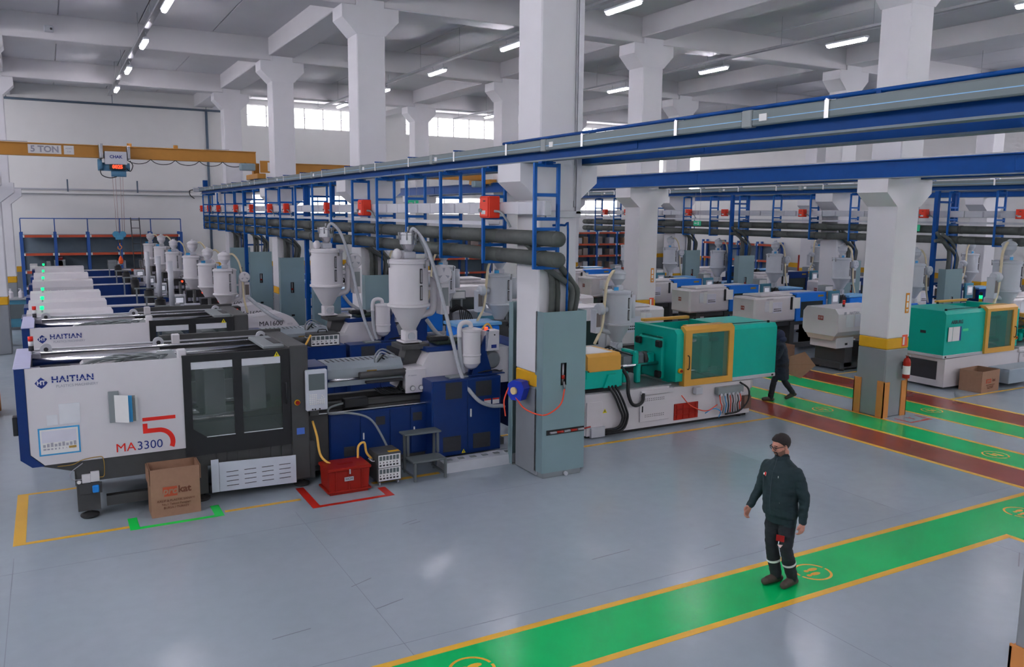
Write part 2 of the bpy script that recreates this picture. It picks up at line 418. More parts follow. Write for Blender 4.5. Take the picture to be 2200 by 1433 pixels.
def window(x0, x1, z0, z1, n):
    global wn; wn += 1
    e = bpy.data.objects.new('window_%d' % wn, None); COL.objects.link(e); struct(e, 'daylit window band in the wall')
    wd = (x1-x0)/n
    for k in range(n):
        bx(e, 'pane', pane_m, x0+k*wd+.03, YW+.1, z0+.03, x0+(k+1)*wd-.03, YW+.13, z1-.03, 0)
        bx(e, 'mullion', alu, x0+k*wd-.03, YW+.07, z0, x0+k*wd+.03, YW+.16, z1, 0)
        bx(e, 'window_latch', inkg, x0+k*wd-.02, YW+.02, z0+.5*(z1-z0), x0+k*wd+.06, YW+.07, z0+.54*(z1-z0), 0)
    bx(e, 'frame_rail', alu, x0, YW+.07, z0-.0, x1, YW+.16, z0+.04, 0); bx(e, 'frame_rail', alu, x0, YW+.07, z1-.04, x1, YW+.16, z1, 0)
    return e
for a, c in WIN_H: window(a, c, 8.4, 9.45, 6)
for a, c in WIN_L: window(a, c, 4.1, 5.05, 5)
window(34.7, 35.4, 5.05, 8.4, 1)
wn += 1
e = bpy.data.objects.new('window_%d' % wn, None); COL.objects.link(e); struct(e, 'tall daylit window slot in the side wall')
bx(e, 'pane', pane_m, XW+.1, 40.33, 5.63, XW+.13, 41.17, 8.87, 0); bx(e, 'frame_rail', alu, XW+.06, 40.3, 5.6, XW+.16, 41.2, 5.66, 0)
# glowing window bands added out of view to light the hall
pane2_m = M('fill_pane', (250,247,248), .4, emit=PANE2)
for k, (x0, x1) in enumerate(((-9,-2.5),(-.4,6),(8,14.4),(16.5,22.8),(25,34))):
    wn += 1
    e = bpy.data.objects.new('window_%d' % wn, None); COL.objects.link(e); struct(e, 'added unseen window band in the wall behind the viewpoint')
    bx(e, 'pane', pane2_m, x0, -9.99, 6.6, x1, -9.96, 9.3, 0); bx(e, 'frame_rail', alu, x0-.05, -9.99, 6.5, x1+.05, -9.93, 6.6, 0)
for k, (y0, y1) in enumerate(((0,6),(8.5,14.5),(17,23),(25,31),(33,42))):  # unseen bands added to brighten the back wall from the side
    wn += 1
    e = bpy.data.objects.new('window_%d' % wn, None); COL.objects.link(e); struct(e, 'added unseen window band in the side wall beyond the machines')
    bx(e, 'pane', pane_m, -10.99, y0, 6.6, -10.96, y1, 9.3, 0); bx(e, 'frame_rail', alu, -10.99, y0-.05, 6.5, -10.93, y1+.05, 6.6, 0)
for k, (y0, y1) in enumerate(((-8,-1),(1,7),(8.5,15.5))):  # unseen bands added to brighten the bays beyond the lanes
    wn += 1
    e = bpy.data.objects.new('window_%d' % wn, None); COL.objects.link(e); struct(e, 'added unseen window band in the side wall beyond the lanes')
    bx(e, 'pane', pane_m, XW-.04, y0, 6.6, XW-.01, y1, 9.3, 0); bx(e, 'frame_rail', alu, XW-.07, y0-.05, 6.5, XW-.01, y1+.05, 6.6, 0)
# wall pipes
dpipe = M('dark_wall_pipe', (72,84,98), .5)
e = T('service_pipe', 'dark service pipe running along the back wall under the ceiling', 'pipe', (0, YW-.12, 0))
cy(e, 'run', dpipe, (-11,0,9.0), (8.6,0,9.0), .05); cy(e, 'drop', dpipe, (7.1,0,9.0), (7.1,0,2.2), .06)
for x in (-1.2,3,7.1): cy(e, 'hanger_rod', dpipe, (x,0,9.0), (x,0,ZC+.06), .012, n=6)
e = T('wall_conduit', 'pale conduit along the back wall above the racking', 'conduit', (0, YW-.3, 0))
cy(e, 'run', lgrey, (-9,0,5.1), (6.2,0,5.1), .04)
for x in (.95,3.85): bx(e, 'bracket', dpipe, x-.03, -.05, 5.0, x+.03, .02, 5.55, 0)
e = T('red_fire_pipe', 'vertical red fire pipe on the side wall', 'pipe', (XW-.15, 30.4, 0))
cy(e, 'riser', redd, (0,0,1.2), (0,0,9.6), .07)
for z in (3,6): bx(e, 'clamp', steeld, -.09, -.09, z, .14, .09, z+.05, 0)
e = T('fire_hose_cabinet', 'red fire hose cabinet on the side wall', 'cabinet', (XW-.3, 31.3, 1.0))
bx(e, 'body', redd, 0, -.55, 0, .28, .55, 1.1); bx(e, 'door', redd, -.03, -.53, .03, -.005, .53, 1.07); bx(e, 'notice', paper, -.035, -.4, .15, -.031, -.1, .55, 0); bx(e, 'notice', paper, -.035, .1, .15, -.031, .4, .55, 0)
# LED battens on cable tray
tray_m = M('galvanised', (128,130,134), .4, metal=.6, var=.1)
led_m = M('led_lens', (250,244,255), .3, emit=LED)
batt = None
nmrow = {2.6: 'over the white machines', 11.2: 'between the first two column rows', 18.3: 'beyond the middle column row', 27.6: 'over the far machines', -6.5: 'over the bay at the picture edge'}
for x, nm in nmrow.items():
    e = T('cable_tray', 'galvanised cable tray hung '+nm, 'cable tray', (x, 0, 8.86))
    bx(e, 'channel', tray_m, -.07, -8, 0, .07, 39, .012, 0); bx(e, 'side', tray_m, -.07, -8, .012, -.06, 39, .06, 0); bx(e, 'side', tray_m, .06, -8, .012, .07, 39, .06, 0)
    bx(e, 'cable', mgrey, -.03, -8, .013, .03, 39, .035, 0)
    rod = None
    for k in range(16):
        y = -6.5+k*3
        r = B().cyl((0,0,.06), (0,0,ZC-8.86+.02 if k % 1 == 0 else .8), .006, n=6).o('hanger_rod', tray_m, e, (.0, y, 0)) if rod is None else rod.copy()
        if rod is None: rod = r
        else: COL.objects.link(r); r.location = (0, y, 0)
    for k in range(9):  # rows run on past the view; unseen battens are added for illumination
        y = 35.0-4.93*k
        if batt is None:
            batt = g = T('led_batten', '', 'light fitting', (x, y, 8.6), group='LED battens under the ceiling')
            bx(g, 'housing', lgrey, -.075, -.63, .035, .075, .63, .1, .015)
            B().rb(-.06, -.6, -.025, .06, .6, .036, .03).o('lens', led_m, g)
            for yy in (-.4,.4): tb(g, 'hook', tray_m, [(0,yy,.1),(.03,yy,.18),(0,yy,.28)], .007, 6)
        else: g = dup(batt, (x, y, 8.6), '', 'LED battens under the ceiling')
        g['label'] = 'white LED batten %s, %s from the back wall' % (nm, ORD[k])
# ================================================================ CRANE RAILS, PIPES, BUSBARS
def ibeam(x, z0, z1, y0, y1, label, hw=.09):
    e = T('crane_rail', label, 'crane rail', (x, 0, 0))
    bx(e, 'bottom_flange', M('flange_highlight', (84,94,102), .45, metal=.2, var=.1), -hw, y0, z0, hw, y1, z0+.022, 0); bx(e, 'top_flange', rail, -hw, y0, z1-.022, hw, y1, z1, 0)  # grey paints the flange's edge highlight and reflection into its colour
    bx(e, 'web', rail, -.012, y0, z0+.022, .012, y1, z1-.022, 0); bx(e, 'rail_head', steeld, -.025, y0, z1, .025, y1, z1+.03, 0)
    y = y0+2.1
    k = 0
    while y < y1:
        bx(e, 'splice_plate', rail, -.022, y-.12, z0+.05, -.012, y+.12, z1-.05, .003); y += 8.45
    return e
ra = ibeam(6.47, 4.955, 5.2, -2, 41.6, 'long blue crane rail carrying the grey conductor bar, nearest')
ibeam(7.55, 4.955, 5.2, -2, 41.6, 'blue crane rail just behind the nearest one, same columns')
ibeam(14.9, 4.955, 5.32, -2, 41.6, 'blue crane rail on the near side of the middle column row')
ibeam(16.0, 4.955, 5.2, -2, 41.6, 'blue crane rail on the far side of the middle column row')
rc = ibeam(23.35, 4.955, 5.2, 2, 41.6, 'blue crane rail above the far pipe frames')
ibeam(24.45, 4.955, 5.2, 2, 41.6, 'blue crane rail behind the far pipe frames'); ibeam(31.8, 4.955, 5.2, 2, 41.6, 'blue crane rail near the side wall'); ibeam(-2.0, 4.955, 5.2, 8, 41.6, 'crane rail at the picture edge'); 
def conductor(x, y0, y1, label):
    e = T('conductor_bar', label, 'conductor bar', (x, 0, 0))
    y = y0; seg = cl = hg = arm = lb = None
    while y < y1-1:
        if seg is None:
            seg = B().rb(-.035,0,5.09,.035,3.86,5.245,.012).o('bar_section', M('conductor_grey', (86,95,98), .5, var=.04), e, (0,y,0))
            ln = B().box(-.037,0,5.15,-.0352,3.86,5.158).o('blue_stripe', M('stripe_blue', (110,150,200), .5), seg)
            cl = B().rb(-.043,0,5.08,.043,.14,5.255,.01).o('joint_cover', mgrey, e, (0,y+3.86,0))
            hg = B().box(-.046,0,5.085,-.04,.05,5.25).box(-.046,.01,5.25,.06,.04,5.262).o('hanger', M('hanger_zinc', (190,192,198), .35, metal=.4), e, (0,y+1.0,0))
            arm = B().cyl((-.06,0,5.265),(.2,.05,5.27),.012,n=8).o('arm', rail, e, (0,y+1.0,0))
            lb = B().box(-.048,0,5.13,-.0365,.1,5.2).o('current_label', paper, e, (0,y+3.65,0))
        else:
            c = seg.copy(); COL.objects.link(c); c.location.y = y
            c2 = ln.copy(); COL.objects.link(c2); c2.parent = c
            for o, d in ((cl,3.86),(hg,1.0),(arm,1.0),(lb,3.65)):
                q = o.copy(); COL.objects.link(q); q.location.y = y+d
        for o, d in ((hg,2.9),(arm,2.9)):
            q = o.copy(); COL.objects.link(q); q.location.y = y+d
        y += 4.0
    return e
conductor(6.33, -1.5, 41, 'grey conductor bar along the nearest crane rail')
conductor(23.2, 5, 41, 'grey conductor bar along the far crane rail')
e = T('feeder_pipe', 'thin blue pipe above the conductor bar', 'pipe', (6.5,0,0)); cy(e,'run',rail,(0,-2,5.3),(0,12,5.3),.022,n=8); bx(e,'saddle',rail,-.03,5,5.23,.03,5.05,5.3,0)
# hanging ladder frames
LAD = None
def ladder_frames(x, ys, near, rs):
    global LAD
    for i, y in enumerate(ys):
        lab = 'blue ladder frame hanging from the %s crane rail, %s from the near end' % (near, ORD[i])
        g = 'blue frames under the %s crane rail' % near
        if LAD is None:
            LAD = e = T('pipe_frame', lab, 'frame', (x, y, 0), group=g)
            for sx in (-1, 1): bx(e, 'post', fram, sx*.2-.025, -.025, 3.38, sx*.2+.025, .025, 4.93, .004)
            for z in (4.9,4.47,4.12,3.97,3.68,3.4): bx(e, 'rung', fram, -.175, -.02, z-.025, .175, .02, z+.025, .004)
            bx(e, 'clamp', rail, -.12, -.05, 4.93, .12, .05, 4.95, 0); bx(e, 'clamp_block', rail, -.06, -.07, 4.9, .06, .07, 4.955, 0)
        else: dup(LAD, (x, y, 0), lab, g)
YF = [10.6,12.25,13.95,15.6,17.3,18.95,20.65,22.3,24.05,25.9,27.7,29.5,31.3,33.0,34.8,36.5,38.6,40.1]
ladder_frames(6.47, YF, 'nearest', 18)
YFC = [12.2,13.9,15.3,17.0,18.75,20.4,22.1,23.8,25.4,27.0,28.7,30.3,31.9,33.4]
ladder_frames(23.35, YFC, 'far', 14)
def pipe_run(x, y0, y1, z, r, label, nm='insulated_pipe', seg=1.75):
    e = T(nm, label, 'pipe', (x, 0, z)); s = c = None; y = y0
    while y < y1:
        L = min(seg, y1-y)
        if s is None or L < seg-.01: q = B().cyl((0,0,0),(0,L-.004,0), r, n=18).o('sleeve', pipe_m, e, (0,y,0)); s = s or q
        else: q = s.copy(); COL.objects.link(q); q.location.y = y
        if c is None: c = d = B().cyl((0,-.04,0),(0,.04,0), r*1.06, n=18).o('joint_band', M('pipe_band', (58,61,60), .7, var=.2), e, (0,y+.5,0))
        else: d = c.copy(); COL.objects.link(d); d.location.y = y+.5
        y += seg
    B().ball((0,y0,0), r, 16, (1,.8,1)).o('end_cap', pipe_m, e); B().ball((0,y1,0), r, 16, (1,.8,1)).o('end_cap', pipe_m, e)
    return e
pipe_run(6.47, 10.25, 40.9, 3.83, .115, 'upper dark insulated pipe along the nearest frames')
pipe_run(6.47, 10.25, 40.9, 3.53, .115, 'lower dark insulated pipe along the nearest frames')
pipe_run(23.35, 11, 34.6, 3.83, .115, 'upper dark insulated pipe along the far frames')
pipe_run(23.35, 11, 34.6, 3.53, .115, 'lower dark insulated pipe along the far frames')
RB = {}
def busbar(x, y0, y1, boxes, near):
    e = T('busbar_trunking', 'grey busbar trunking along the %s frames' % near, 'busbar', (x, 0, 0))
    y = y0; s = None
    while y < y1:
        if s is None:
            s = B().rb(-.045,0,4.185,.045,1.68,4.375,.008).o('section', busm, e, (0,y,0)); j = B().rb(-.052,0,4.18,.052,.12,4.38,.01).o('joint_cover', lgrey, e, (0,y+.5,0))
            p = B().rb(-.055,0,4.2,.05,.06,4.36,.01).o('tap_cover', inkg, e, (0,y+1.1,0))
        else:
            for o, d in ((s,0),(j,.5),(p,1.1)): q = o.copy(); COL.objects.link(q); q.location.y = y+d
        y += 1.7
    B().rb(-.06,-.28,4.17,.06,.0,4.39,.01).o('end_box', lgrey, e, (0,y0,0))
    e2 = T('cable_channel', 'galvanised cable channel under the busbar of the %s frames' % near, 'cable tray', (x+.1, 0, 4.0))
    bx(e2, 'channel', busm, -.1, y0+1.6, 0, .1, y1, .012, 0); bx(e2, 'side', busm, -.1, y0+1.6, .012, -.094, y1, .06, 0); bx(e2, 'side', busm, .094, y0+1.6, .012, .1, y1, .06, 0)
    for i, yb in enumerate(boxes):
        lab = 'red tap-off box on the %s busbar, %s from the near end' % (near, ORD[i])
        if not RB:
            RB['o'] = r = T('tap_off_box', lab, 'junction box', (x-.1, yb, 4.28), group='red tap-off boxes')
            tap = M('tap_red', (176,44,26), .42, var=.06)
            bx(r, 'body', tap, -.15, -.16, -.16, .05, .16, .19, .012); bx(r, 'cover', tap, -.165, -.14, -.14, -.15, .14, .17, .005)
            bx(r, 'nameplate', paper, -.168, -.06, -.1, -.165, .08, -.04, 0); cy(r, 'isolator_knob', mgrey, (-.165,.08,-.04),(-.21,.08,-.04),.03,n=10)
            bx(r, 'switch_slot', black, -.168, -.06, .1, -.165, .02, .12, 0)
            tb(r, 'cable', mgrey, [(-.05,-.16,-.05),(0,-.28,-.07),(.06,-.38,-.2),(.1,-.42,-.3)], .02, 8)
        else:
            r = dup(RB['o'], (x-.1, yb, 4.28), lab, 'red tap-off boxes')
            if near == 'far': r.scale = (.8,.75,.75)
            elif i > 1: r.scale = (.7,.5,.8)
busbar(6.42, 10.75, 40.8, [12.02,18.1,21.0,25.2,27.3,30.0,32.8,36.4,38.7,40.6], 'nearest')
busbar(23.3, 11.5, 34.4, [13.2,16.1,20.75,24.6,26.7,30.9,32.6], 'far')
# steel pipe enclosures and the drops that feed them
CABN = {}
def drop_station(x, y, label, post, slots=True, reel=False):
    """x,y = front left corner of the enclosure"""
    if not CABN:
        CABN['c'] = e = T('steel_enclosure', label, 'cabinet', (x, y, 0), group='steel pipe enclosures')
        bx(e, 'plinth', mgrey, .03, .02, 0, .75, .22, .09, .005)
        b = B(); b.box(0,0,.09,.1,.012,2.68); b.box(.1,0,.09,.33,.012,2.68); b.box(.33,0,.09,.44,.012,.72); b.box(.33,0,.78,.44,.012,1.5); b.box(.33,0,1.86,.44,.012,2.68); b.box(.44,0,.09,.8,.012,2.68)
        b.v = b.v; b.o('front_panel', cab, e)
        bx(e, 'side_panel', cab, 0, .013, .09, .012, .24, 2.68, .002); bx(e, 'side_panel', cab, .788, .013, .09, .8, .24, 2.68, .002)
        bx(e, 'recess', black, .3, .05, .6, .6, .08, 2.0, 0)
        cy(e, 'valve', steeld, (.385,.03,1.52),(.385,.03,1.84),.022,n=8); cy(e, 'valve_knob', redp, (.385,.02,1.6),(.385,.02,1.66),.03,n=8)
        cy(e, 'castor', lgrey, (.45,-.03,.04),(.45,.02,.04),.035,n=10)
    else: e = dup(CABN['c'], (x, y, 0), label, 'steel pipe enclosures')
    d = T('drop_pipes', 'dark drop pipes of '+label, 'pipe', (x, y, 0), group='drop pipes')
    for k, (px, bend) in enumerate(((.2,0),(.32,0),(.5,1),(.62,1))):
        y0 = .1+.04*(k % 2)
        src = -.15 if k % 2 else -.2
        if bend: pts = [(-.1,.15,3.7 if k == 3 else 3.5),(.25,.05,3.45 if k == 3 else 3.25),(px,y0,3.1),(px+.08,y0,2.95),(px+.02,y0,2.6)]
        else: pts = [(src,.3,3.75 if k else 3.5),(px-.12,.2,3.5-.15*k),(px,y0,3.2-.1*k),(px,y0,2.6)]
        B().tube(pts, .05, 10, 3).o('drop', pipe_m, d)
    tb(d, 'compressed_air_pipe', rail, [(.2,.1,4.02),(.4,.06,4.02),(.45,.05,3.95),(.45,.05,2.6)], .018, 8, 3)
    if post:
        p = T('steel_post', 'blue post of '+label, 'post', (x-.05, y+.42, 0), group='blue steel posts')
        bx(p, 'post', rail, -.06, -.06, 0, .06, .06, 4.95, .005); bx(p, 'base_plate', rail, -.12, -.12, 0, .12, .12, .02, 0)
        bx(p, 'post', rail, .75, -.06, 0, .85, .06, 4.95, .005)
        for z in (1.0,1.4,1.8,2.2,2.9,4.6): bx(p, 'cross_bar', rail, .06, -.02, z, .75, .02, z+.06, 0)
    return e
drop_station(6.65, 10.93, 'tall steel enclosure with red hose on the nearest column', False)
for y, lab in ((19.3,'steel enclosure on the second column of the rail row'),(27.75,'steel enclosure on the third column of the rail row'),(36.2,'steel enclosure on the farthest column of the rail row')): drop_station(6.67, y, lab, False)
for y, lab in ((23.65,'steel enclosure on a blue post after the second rail-row column'),(32.15,'steel enclosure on a blue post after the third rail-row column')): drop_station(6.62, y, lab, True)
for y, lab, x, p in ((19.3,'steel enclosure on the nearest far-row column',23.75,False),(27.8,'steel enclosure on the middle far-row column',24.05,False),(23.4,'steel enclosure on a far blue post between two columns',22.85,True),(15.1,'steel enclosure on a far blue post behind the second green machine',22.95,True)): drop_station(x, y, lab, p)
# rear enclosure of the nearest column, air-hose reel, red hose, lower slot valves
e = T('steel_enclosure', 'narrow steel enclosure on the back of the nearest column', 'cabinet', (6.6, 11.82, 0), group='steel pipe enclosures')
bx(e, 'side_panel', cab, 0, .0, .02, .012, .12, 2.75, .002); bx(e, 'back_panel', cab, 0, .12, .02, .8, .132, 2.75, .002); bx(e, 'plinth', mgrey, .02, .01, 0, .78, .11, .02, 0)
e = T('hose_reel', 'blue air-hose reel mounted on the column beside the steel enclosure', 'hose reel', (6.5, 11.42, 1.4))
B().prism([(-.1,-.17),(.08,-.18),(.16,-.08),(.15,.08),(.05,.15),(-.12,.14),(-.17,.03)], 'x', -.1, .06).o('housing', M('reel_blue', (24,44,140), .4), e)
e.children[0].rotation_euler = (0,0,R_(25))
cy(e, 'hub_label', M('reel_label', (190,160,120), .5), (-.13,-.03,-.02),(-.09,-.02,-.02),.06,n=14); bx(e, 'bracket', mgrey, .02, -.05, -.1, .15, .05, .12, .005)
e = T('red_air_hose', 'red air hose drooping from the reel to the enclosure valve', 'hose', (0,0,0))
tb(e, 'hose', redc, [(6.42,11.38,1.27),(6.48,11.2,1.12),(6.62,10.98,1.05),(6.75,10.88,1.08),(6.95,10.86,1.22),(7.04,10.9,1.45)], .012, 8, 5)
tb(e, 'hose_tail', redc, [(6.37,11.5,1.45),(6.3,11.55,1.2),(6.3,11.5,.95)], .012, 8, 5); cy(e, 'coupling', steeld, (7.04,10.9,1.44),(7.04,10.93,1.56),.018,n=8)
e = T('air_gun_row', 'row of red air couplings in the low slot of the enclosure', 'air fittings', (6.76,10.9,.75))
bx(e, 'slot_plate', black, -.03, .02, -.04, .68, .028, .04, 0)
for k in range(5): cy(e, 'coupling', redp if k % 2 else steeld, (.02+.13*k,0,0),(.14+.13*k,0,0),.022,n=8)
cy(e, 'nozzle', redp, (.66,0,0),(.78,-.02,.02),.014,n=8)
e = T('cable_trunking', 'perforated galvanised trunking running up the nearest column', 'trunking', (7.3, 11.06, 0))
bx(e, 'channel', tray_m, 0, 0, 4.2, .09, .04, 9.0, .003); bx(e, 'side_strip', steeld, -.03, .02, 4.3, 0, .04, 9.0, 0); bx(e, 'cross_channel', tray_m, -.55, 0, 4.14, .09, .035, 4.24, .003)
e = T('fire_extinguisher', 'red fire extinguisher hung on the white and grey column', 'fire extinguisher', (15.62, 10.98, .82))
B().lathe([(.03,0),(.075,.02),(.075,.36),(.06,.42),(.025,.45),(.025,.49)], n=16).o('cylinder', redd, e); B().lathe([(.0765,.1),(.0765,.28)], n=16).o('label_band', paper, e)
bx(e, 'valve_handle', steeld, -.03, -.06, .49, .03, .03, .51, .004); tb(e, 'hose', rubber, [(.03,0,.48),(.09,-.02,.42),(.1,-.02,.2),(.08,-.02,.06)], .012); bx(e, 'bracket', black, -.03, .06, .2, .03, .09, .35, 0)
# ---------------------------------------------------------------- overhead cranes
def crane(x0, x1, y, z, label, hoist):
    e = T('overhead_crane', label, 'crane', (0, y, 0))
    bx(e, 'girder_web', cran, x0, -.1, z, x1, .1, z+.33, .004); bx(e, 'top_flange', cran, x0, -.16, z+.33, x1, .16, z+.36, .003); bx(e, 'bottom_flange', cran, x0, -.14, z-.03, x1, .14, z, .003)
    for x in (x0, x1):
        s = -1 if x == x1 else 1
        bx(e, 'end_carriage', cran, x-.14, -.9, 5.29, x+.14, .9, 5.46, .01)
        if z > 5.6: bx(e, 'bracket', cran, x-.1, -.14, 5.46, x+.1, .14, z-.03, .01)
        bx(e, 'travel_motor', M('motor_grey', (108,126,134), .45), x+s*.1-(.5 if s < 0 else 0), -.5, z-.3, x+s*.1+(.5 if s > 0 else 0), -.22, z-.06, .03)
        for yy in (-.7,.7): cy(e, 'wheel', steeld, (x-.05,yy,5.33),(x+.05,yy,5.33),.1,n=14)
    return e
c = crane(-2.0, 6.47, 30.0, 5.86, 'yellow five ton overhead crane over the white machines', True)
bx(c, 'capacity_sign', paper, -.35, -.115, 5.9, .55, -.103, 6.17, 0); txt(c, '5 TON', .26, .1, -.118, 6.03, inkg, bold=.008)
bx(c, 'warning_plate', paper, .62, -.115, 5.9, .9, -.103, 6.17, 0); txt(c, 'AZAMI', .06, .76, -.118, 6.08, inkg); txt(c, 'YUK', .06, .76, -.118, 5.98, inkg)
for x in (2.5,3.9): bx(c, 'lifting_lug', cran, x-.07, -.02, 6.22, x+.07, .02, 6.33, .01)
for x in (-.75,5.2): bx(c, 'handrail', steeld, x-.4, -.03, 6.24, x+.4, -.01, 6.26, 0)
for k in range(5): tb(c, 'festoon_cable', black, [(2.35+.75*k,-.16,5.83),(2.5+.75*k,-.16,5.72),(2.72+.75*k,-.16,5.68),(2.95+.75*k,-.16,5.72),(3.1+.75*k,-.16,5.83)], .012, 6, 3)
bx(c, 'warning_plate', paper, 6.75, -.6, 5.55, 7.0, -.58, 5.85, 0); bx(c, 'plate_frame', cran, 6.5, -.57, 5.5, 7.03, -.55, 5.9, .003)
hb = M('hoist_blue', (62,98,122), .4)
h = T('chain_hoist', 'grey and blue electric hoist with red display on the crane girder', 'hoist', (1.95, 29.6, 5.4))
bx(h, 'control_box', lgrey, -.22, -.16, .22, .42, .16, .62, .015); txt(h, 'CHAK', .13, .1, -.163, .45, inkb, bold=.004)
bx(h, 'display', black, -.1, -.18, .06, .36, .0, .22, .006); txt(h, '0025', .15, .13, -.184, .14, red_l, bold=.006)
cy(h, 'drum', hb, (-.35,.1,.15),(.5,.1,.15),.13,n=18); cy(h, 'hoist_motor', hb, (-.05,0,-.06),(.38,0,-.06),.1,n=16); cy(h, 'gearbox', hb, (-.42,.05,.2),(-.3,.05,.2),.18,n=16)
bx(h, 'trolley_plate', steeld, -.36, -.2, .4, -.26, .5, .85, .01); bx(h, 'trolley_plate', steeld, .44, -.2, .4, .52, .5, .8, .01)
for x in (-.28,.44): cy(h, 'trolley_wheel', steeld, (x,.2,.5),(x+.06,.2,.5),.06,n=12)
tb(h, 'cable_loop', black, [(-.38,-.05,.1),(-.32,-.08,-.12),(-.1,-.08,-.2),(.1,-.05,-.16)], .014, 6); tb(h, 'cable_loop', black, [(.5,-.1,.35),(.58,-.1,.2),(.5,-.1,.02),(.4,-.05,.1)], .014, 6)
for x in (-.02,.06,.2,.28): cy(h, 'wire_rope', M('rope', (140,120,120), .5), (x,0,-.1),(x+(.1-x)*.25,0,-1.95),.007,n=6)
k = T('crane_hook', 'blue hook block with orange hook hanging before the racking', 'hook', (2.03, 29.6, 3.12)); k.scale = (.72,.72,.72)
for x in (-.14,.14): B().lathe([(.05,-.05),(.14,-.05),(.14,.05),(.05,.05)], (x,0,.42), 16, 'y').o('sheave', M('sheave_blue', (60,120,150), .4), k)
bx(k, 'block', M('sheave_blue', (60,120,150), .4), -.16, -.06, .18, .16, .06, .4, .02); bx(k, 'swivel', black, -.06, -.05, .04, .06, .05, .18, .01)
ho = M('hook_orange', (200,110,40), .4)
tb(k, 'hook', ho, [(0,0,.06),(0,0,-.05),(.06,0,-.12),(.05,0,-.2),(-.02,0,-.24),(-.08,0,-.2),(-.08,0,-.12)], .022, 8); tb(k, 'sling', M('sling', (90,80,70), .7), [(0,0,-.22),(.01,0,-.4),(0,0,-.56)], .02, 6)
B().lathe([(.03,-.9),(.09,-.86),(.1,-.72),(.05,-.58),(.02,-.54)], n=12).o('sling_bundle', M('sling_orange', (196,66,24), .6), k)
c2 = crane(7.55, 14.9, 29.2, 5.47, 'yellow overhead crane in the bay beyond the nearest column row', False)
bx(c2, 'capacity_sign', paper, 12.6, -.115, 5.5, 13.2, -.103, 5.75, 0)
# ================================================================ INJECTION MOULDING MACHINES
def beacon(par, x, y, z, cols, r=.03, h=.06, pole=.12):
    cy(par, 'beacon_pole', inkg, (x,y,z),(x,y,z+pole), r*.45, n=8)
    for k, c in enumerate(cols): cy(par, 'beacon_lens', c, (x,y,z+pole+k*h),(x,y,z+pole+(k+1)*h-.004), r, n=12)
def logo(par, x, z, s, y=-.003, mat=None, sub=True):
    """diamond emblem with the maker's name"""
    b = B(); b.prism([(x-.075*s,z),(x-.045*s,z+.035*s),(x,z+.075*s),(x+.045*s,z+.035*s),(x+.075*s,z),(x+.045*s,z-.04*s),(x,z-.075*s),(x-.045*s,z-.04*s)], 'y', y-.001, y+.002)
    b.o('emblem', inkb, par); txt(par, 'HT', .075*s, x, y-.002, z, white, bold=.004*s)
    txt(par, 'HAITIAN', .115*s, x+.37*s, y-.001, z+.03*s, mat or inkb, bold=.0035*s, sx=1.02, sp=1.12)
    b = B(); b.box(x+.12*s, y-.0035, z+.02*s, x+.64*s, y-.0025, z+.027*s); b.o('letter_cut', white, par)
    if sub: txt(par, 'PLASTICS MACHINERY', .05*s, x+.42*s, y-.001, z-.06*s, inkg)
def pad(par, x, y, s=1):
    B().lathe([(.1*s,0),(.12*s,.02),(.12*s,.04),(.05*s,.07),(.025*s,.075),(.025*s,.16)], (x,y,0), 18).o('levelling_pad', rubber, par)
def vent(par, x0, x1, z0, z1, y=-.006, n=7):
    e = bx(par, 'vent', M('vent_black', (44,46,50), .6), x0, y-.004, z0, x1, y, z1, 0)
    b = B()
    for k in range(n): zz = z0+(z1-z0)*(k+.5)/n; b.box(x0+.01, y-.008, zz-.004, x1-.01, y-.004, zz+.004)
    b.o('louvre', inkk, e)
def gauge(par, x, y, z, r=.045):
    cy(par, 'gauge', steeld, (x,y,z),(x,y-.025,z), r, n=16); cy(par, 'gauge_face', paper, (x,y-.026,z),(x,y-.028,z), r*.78, n=16)
def warn(par, x, y, z, s=.05):
    B().prism([(x-s,z-s*.8),(x+s,z-s*.8),(x,z+s*.9)], 'y', y-.002, y).o('warning_sign', M('warn_yellow', (220,170,30), .5), par); bx(par, 'warning_mark', black, x-.006, y-.004, z-s*.4, x+.006, y-.002, z+s*.35, 0)
def handle_bar(par, x, y, z0, z1, mat=None):
    tb(par, 'handle', mat or black, [(x,y,z0),(x,y-.05,z0+.02),(x,y-.05,z1-.02),(x,y,z1)], .012, 8, 2)
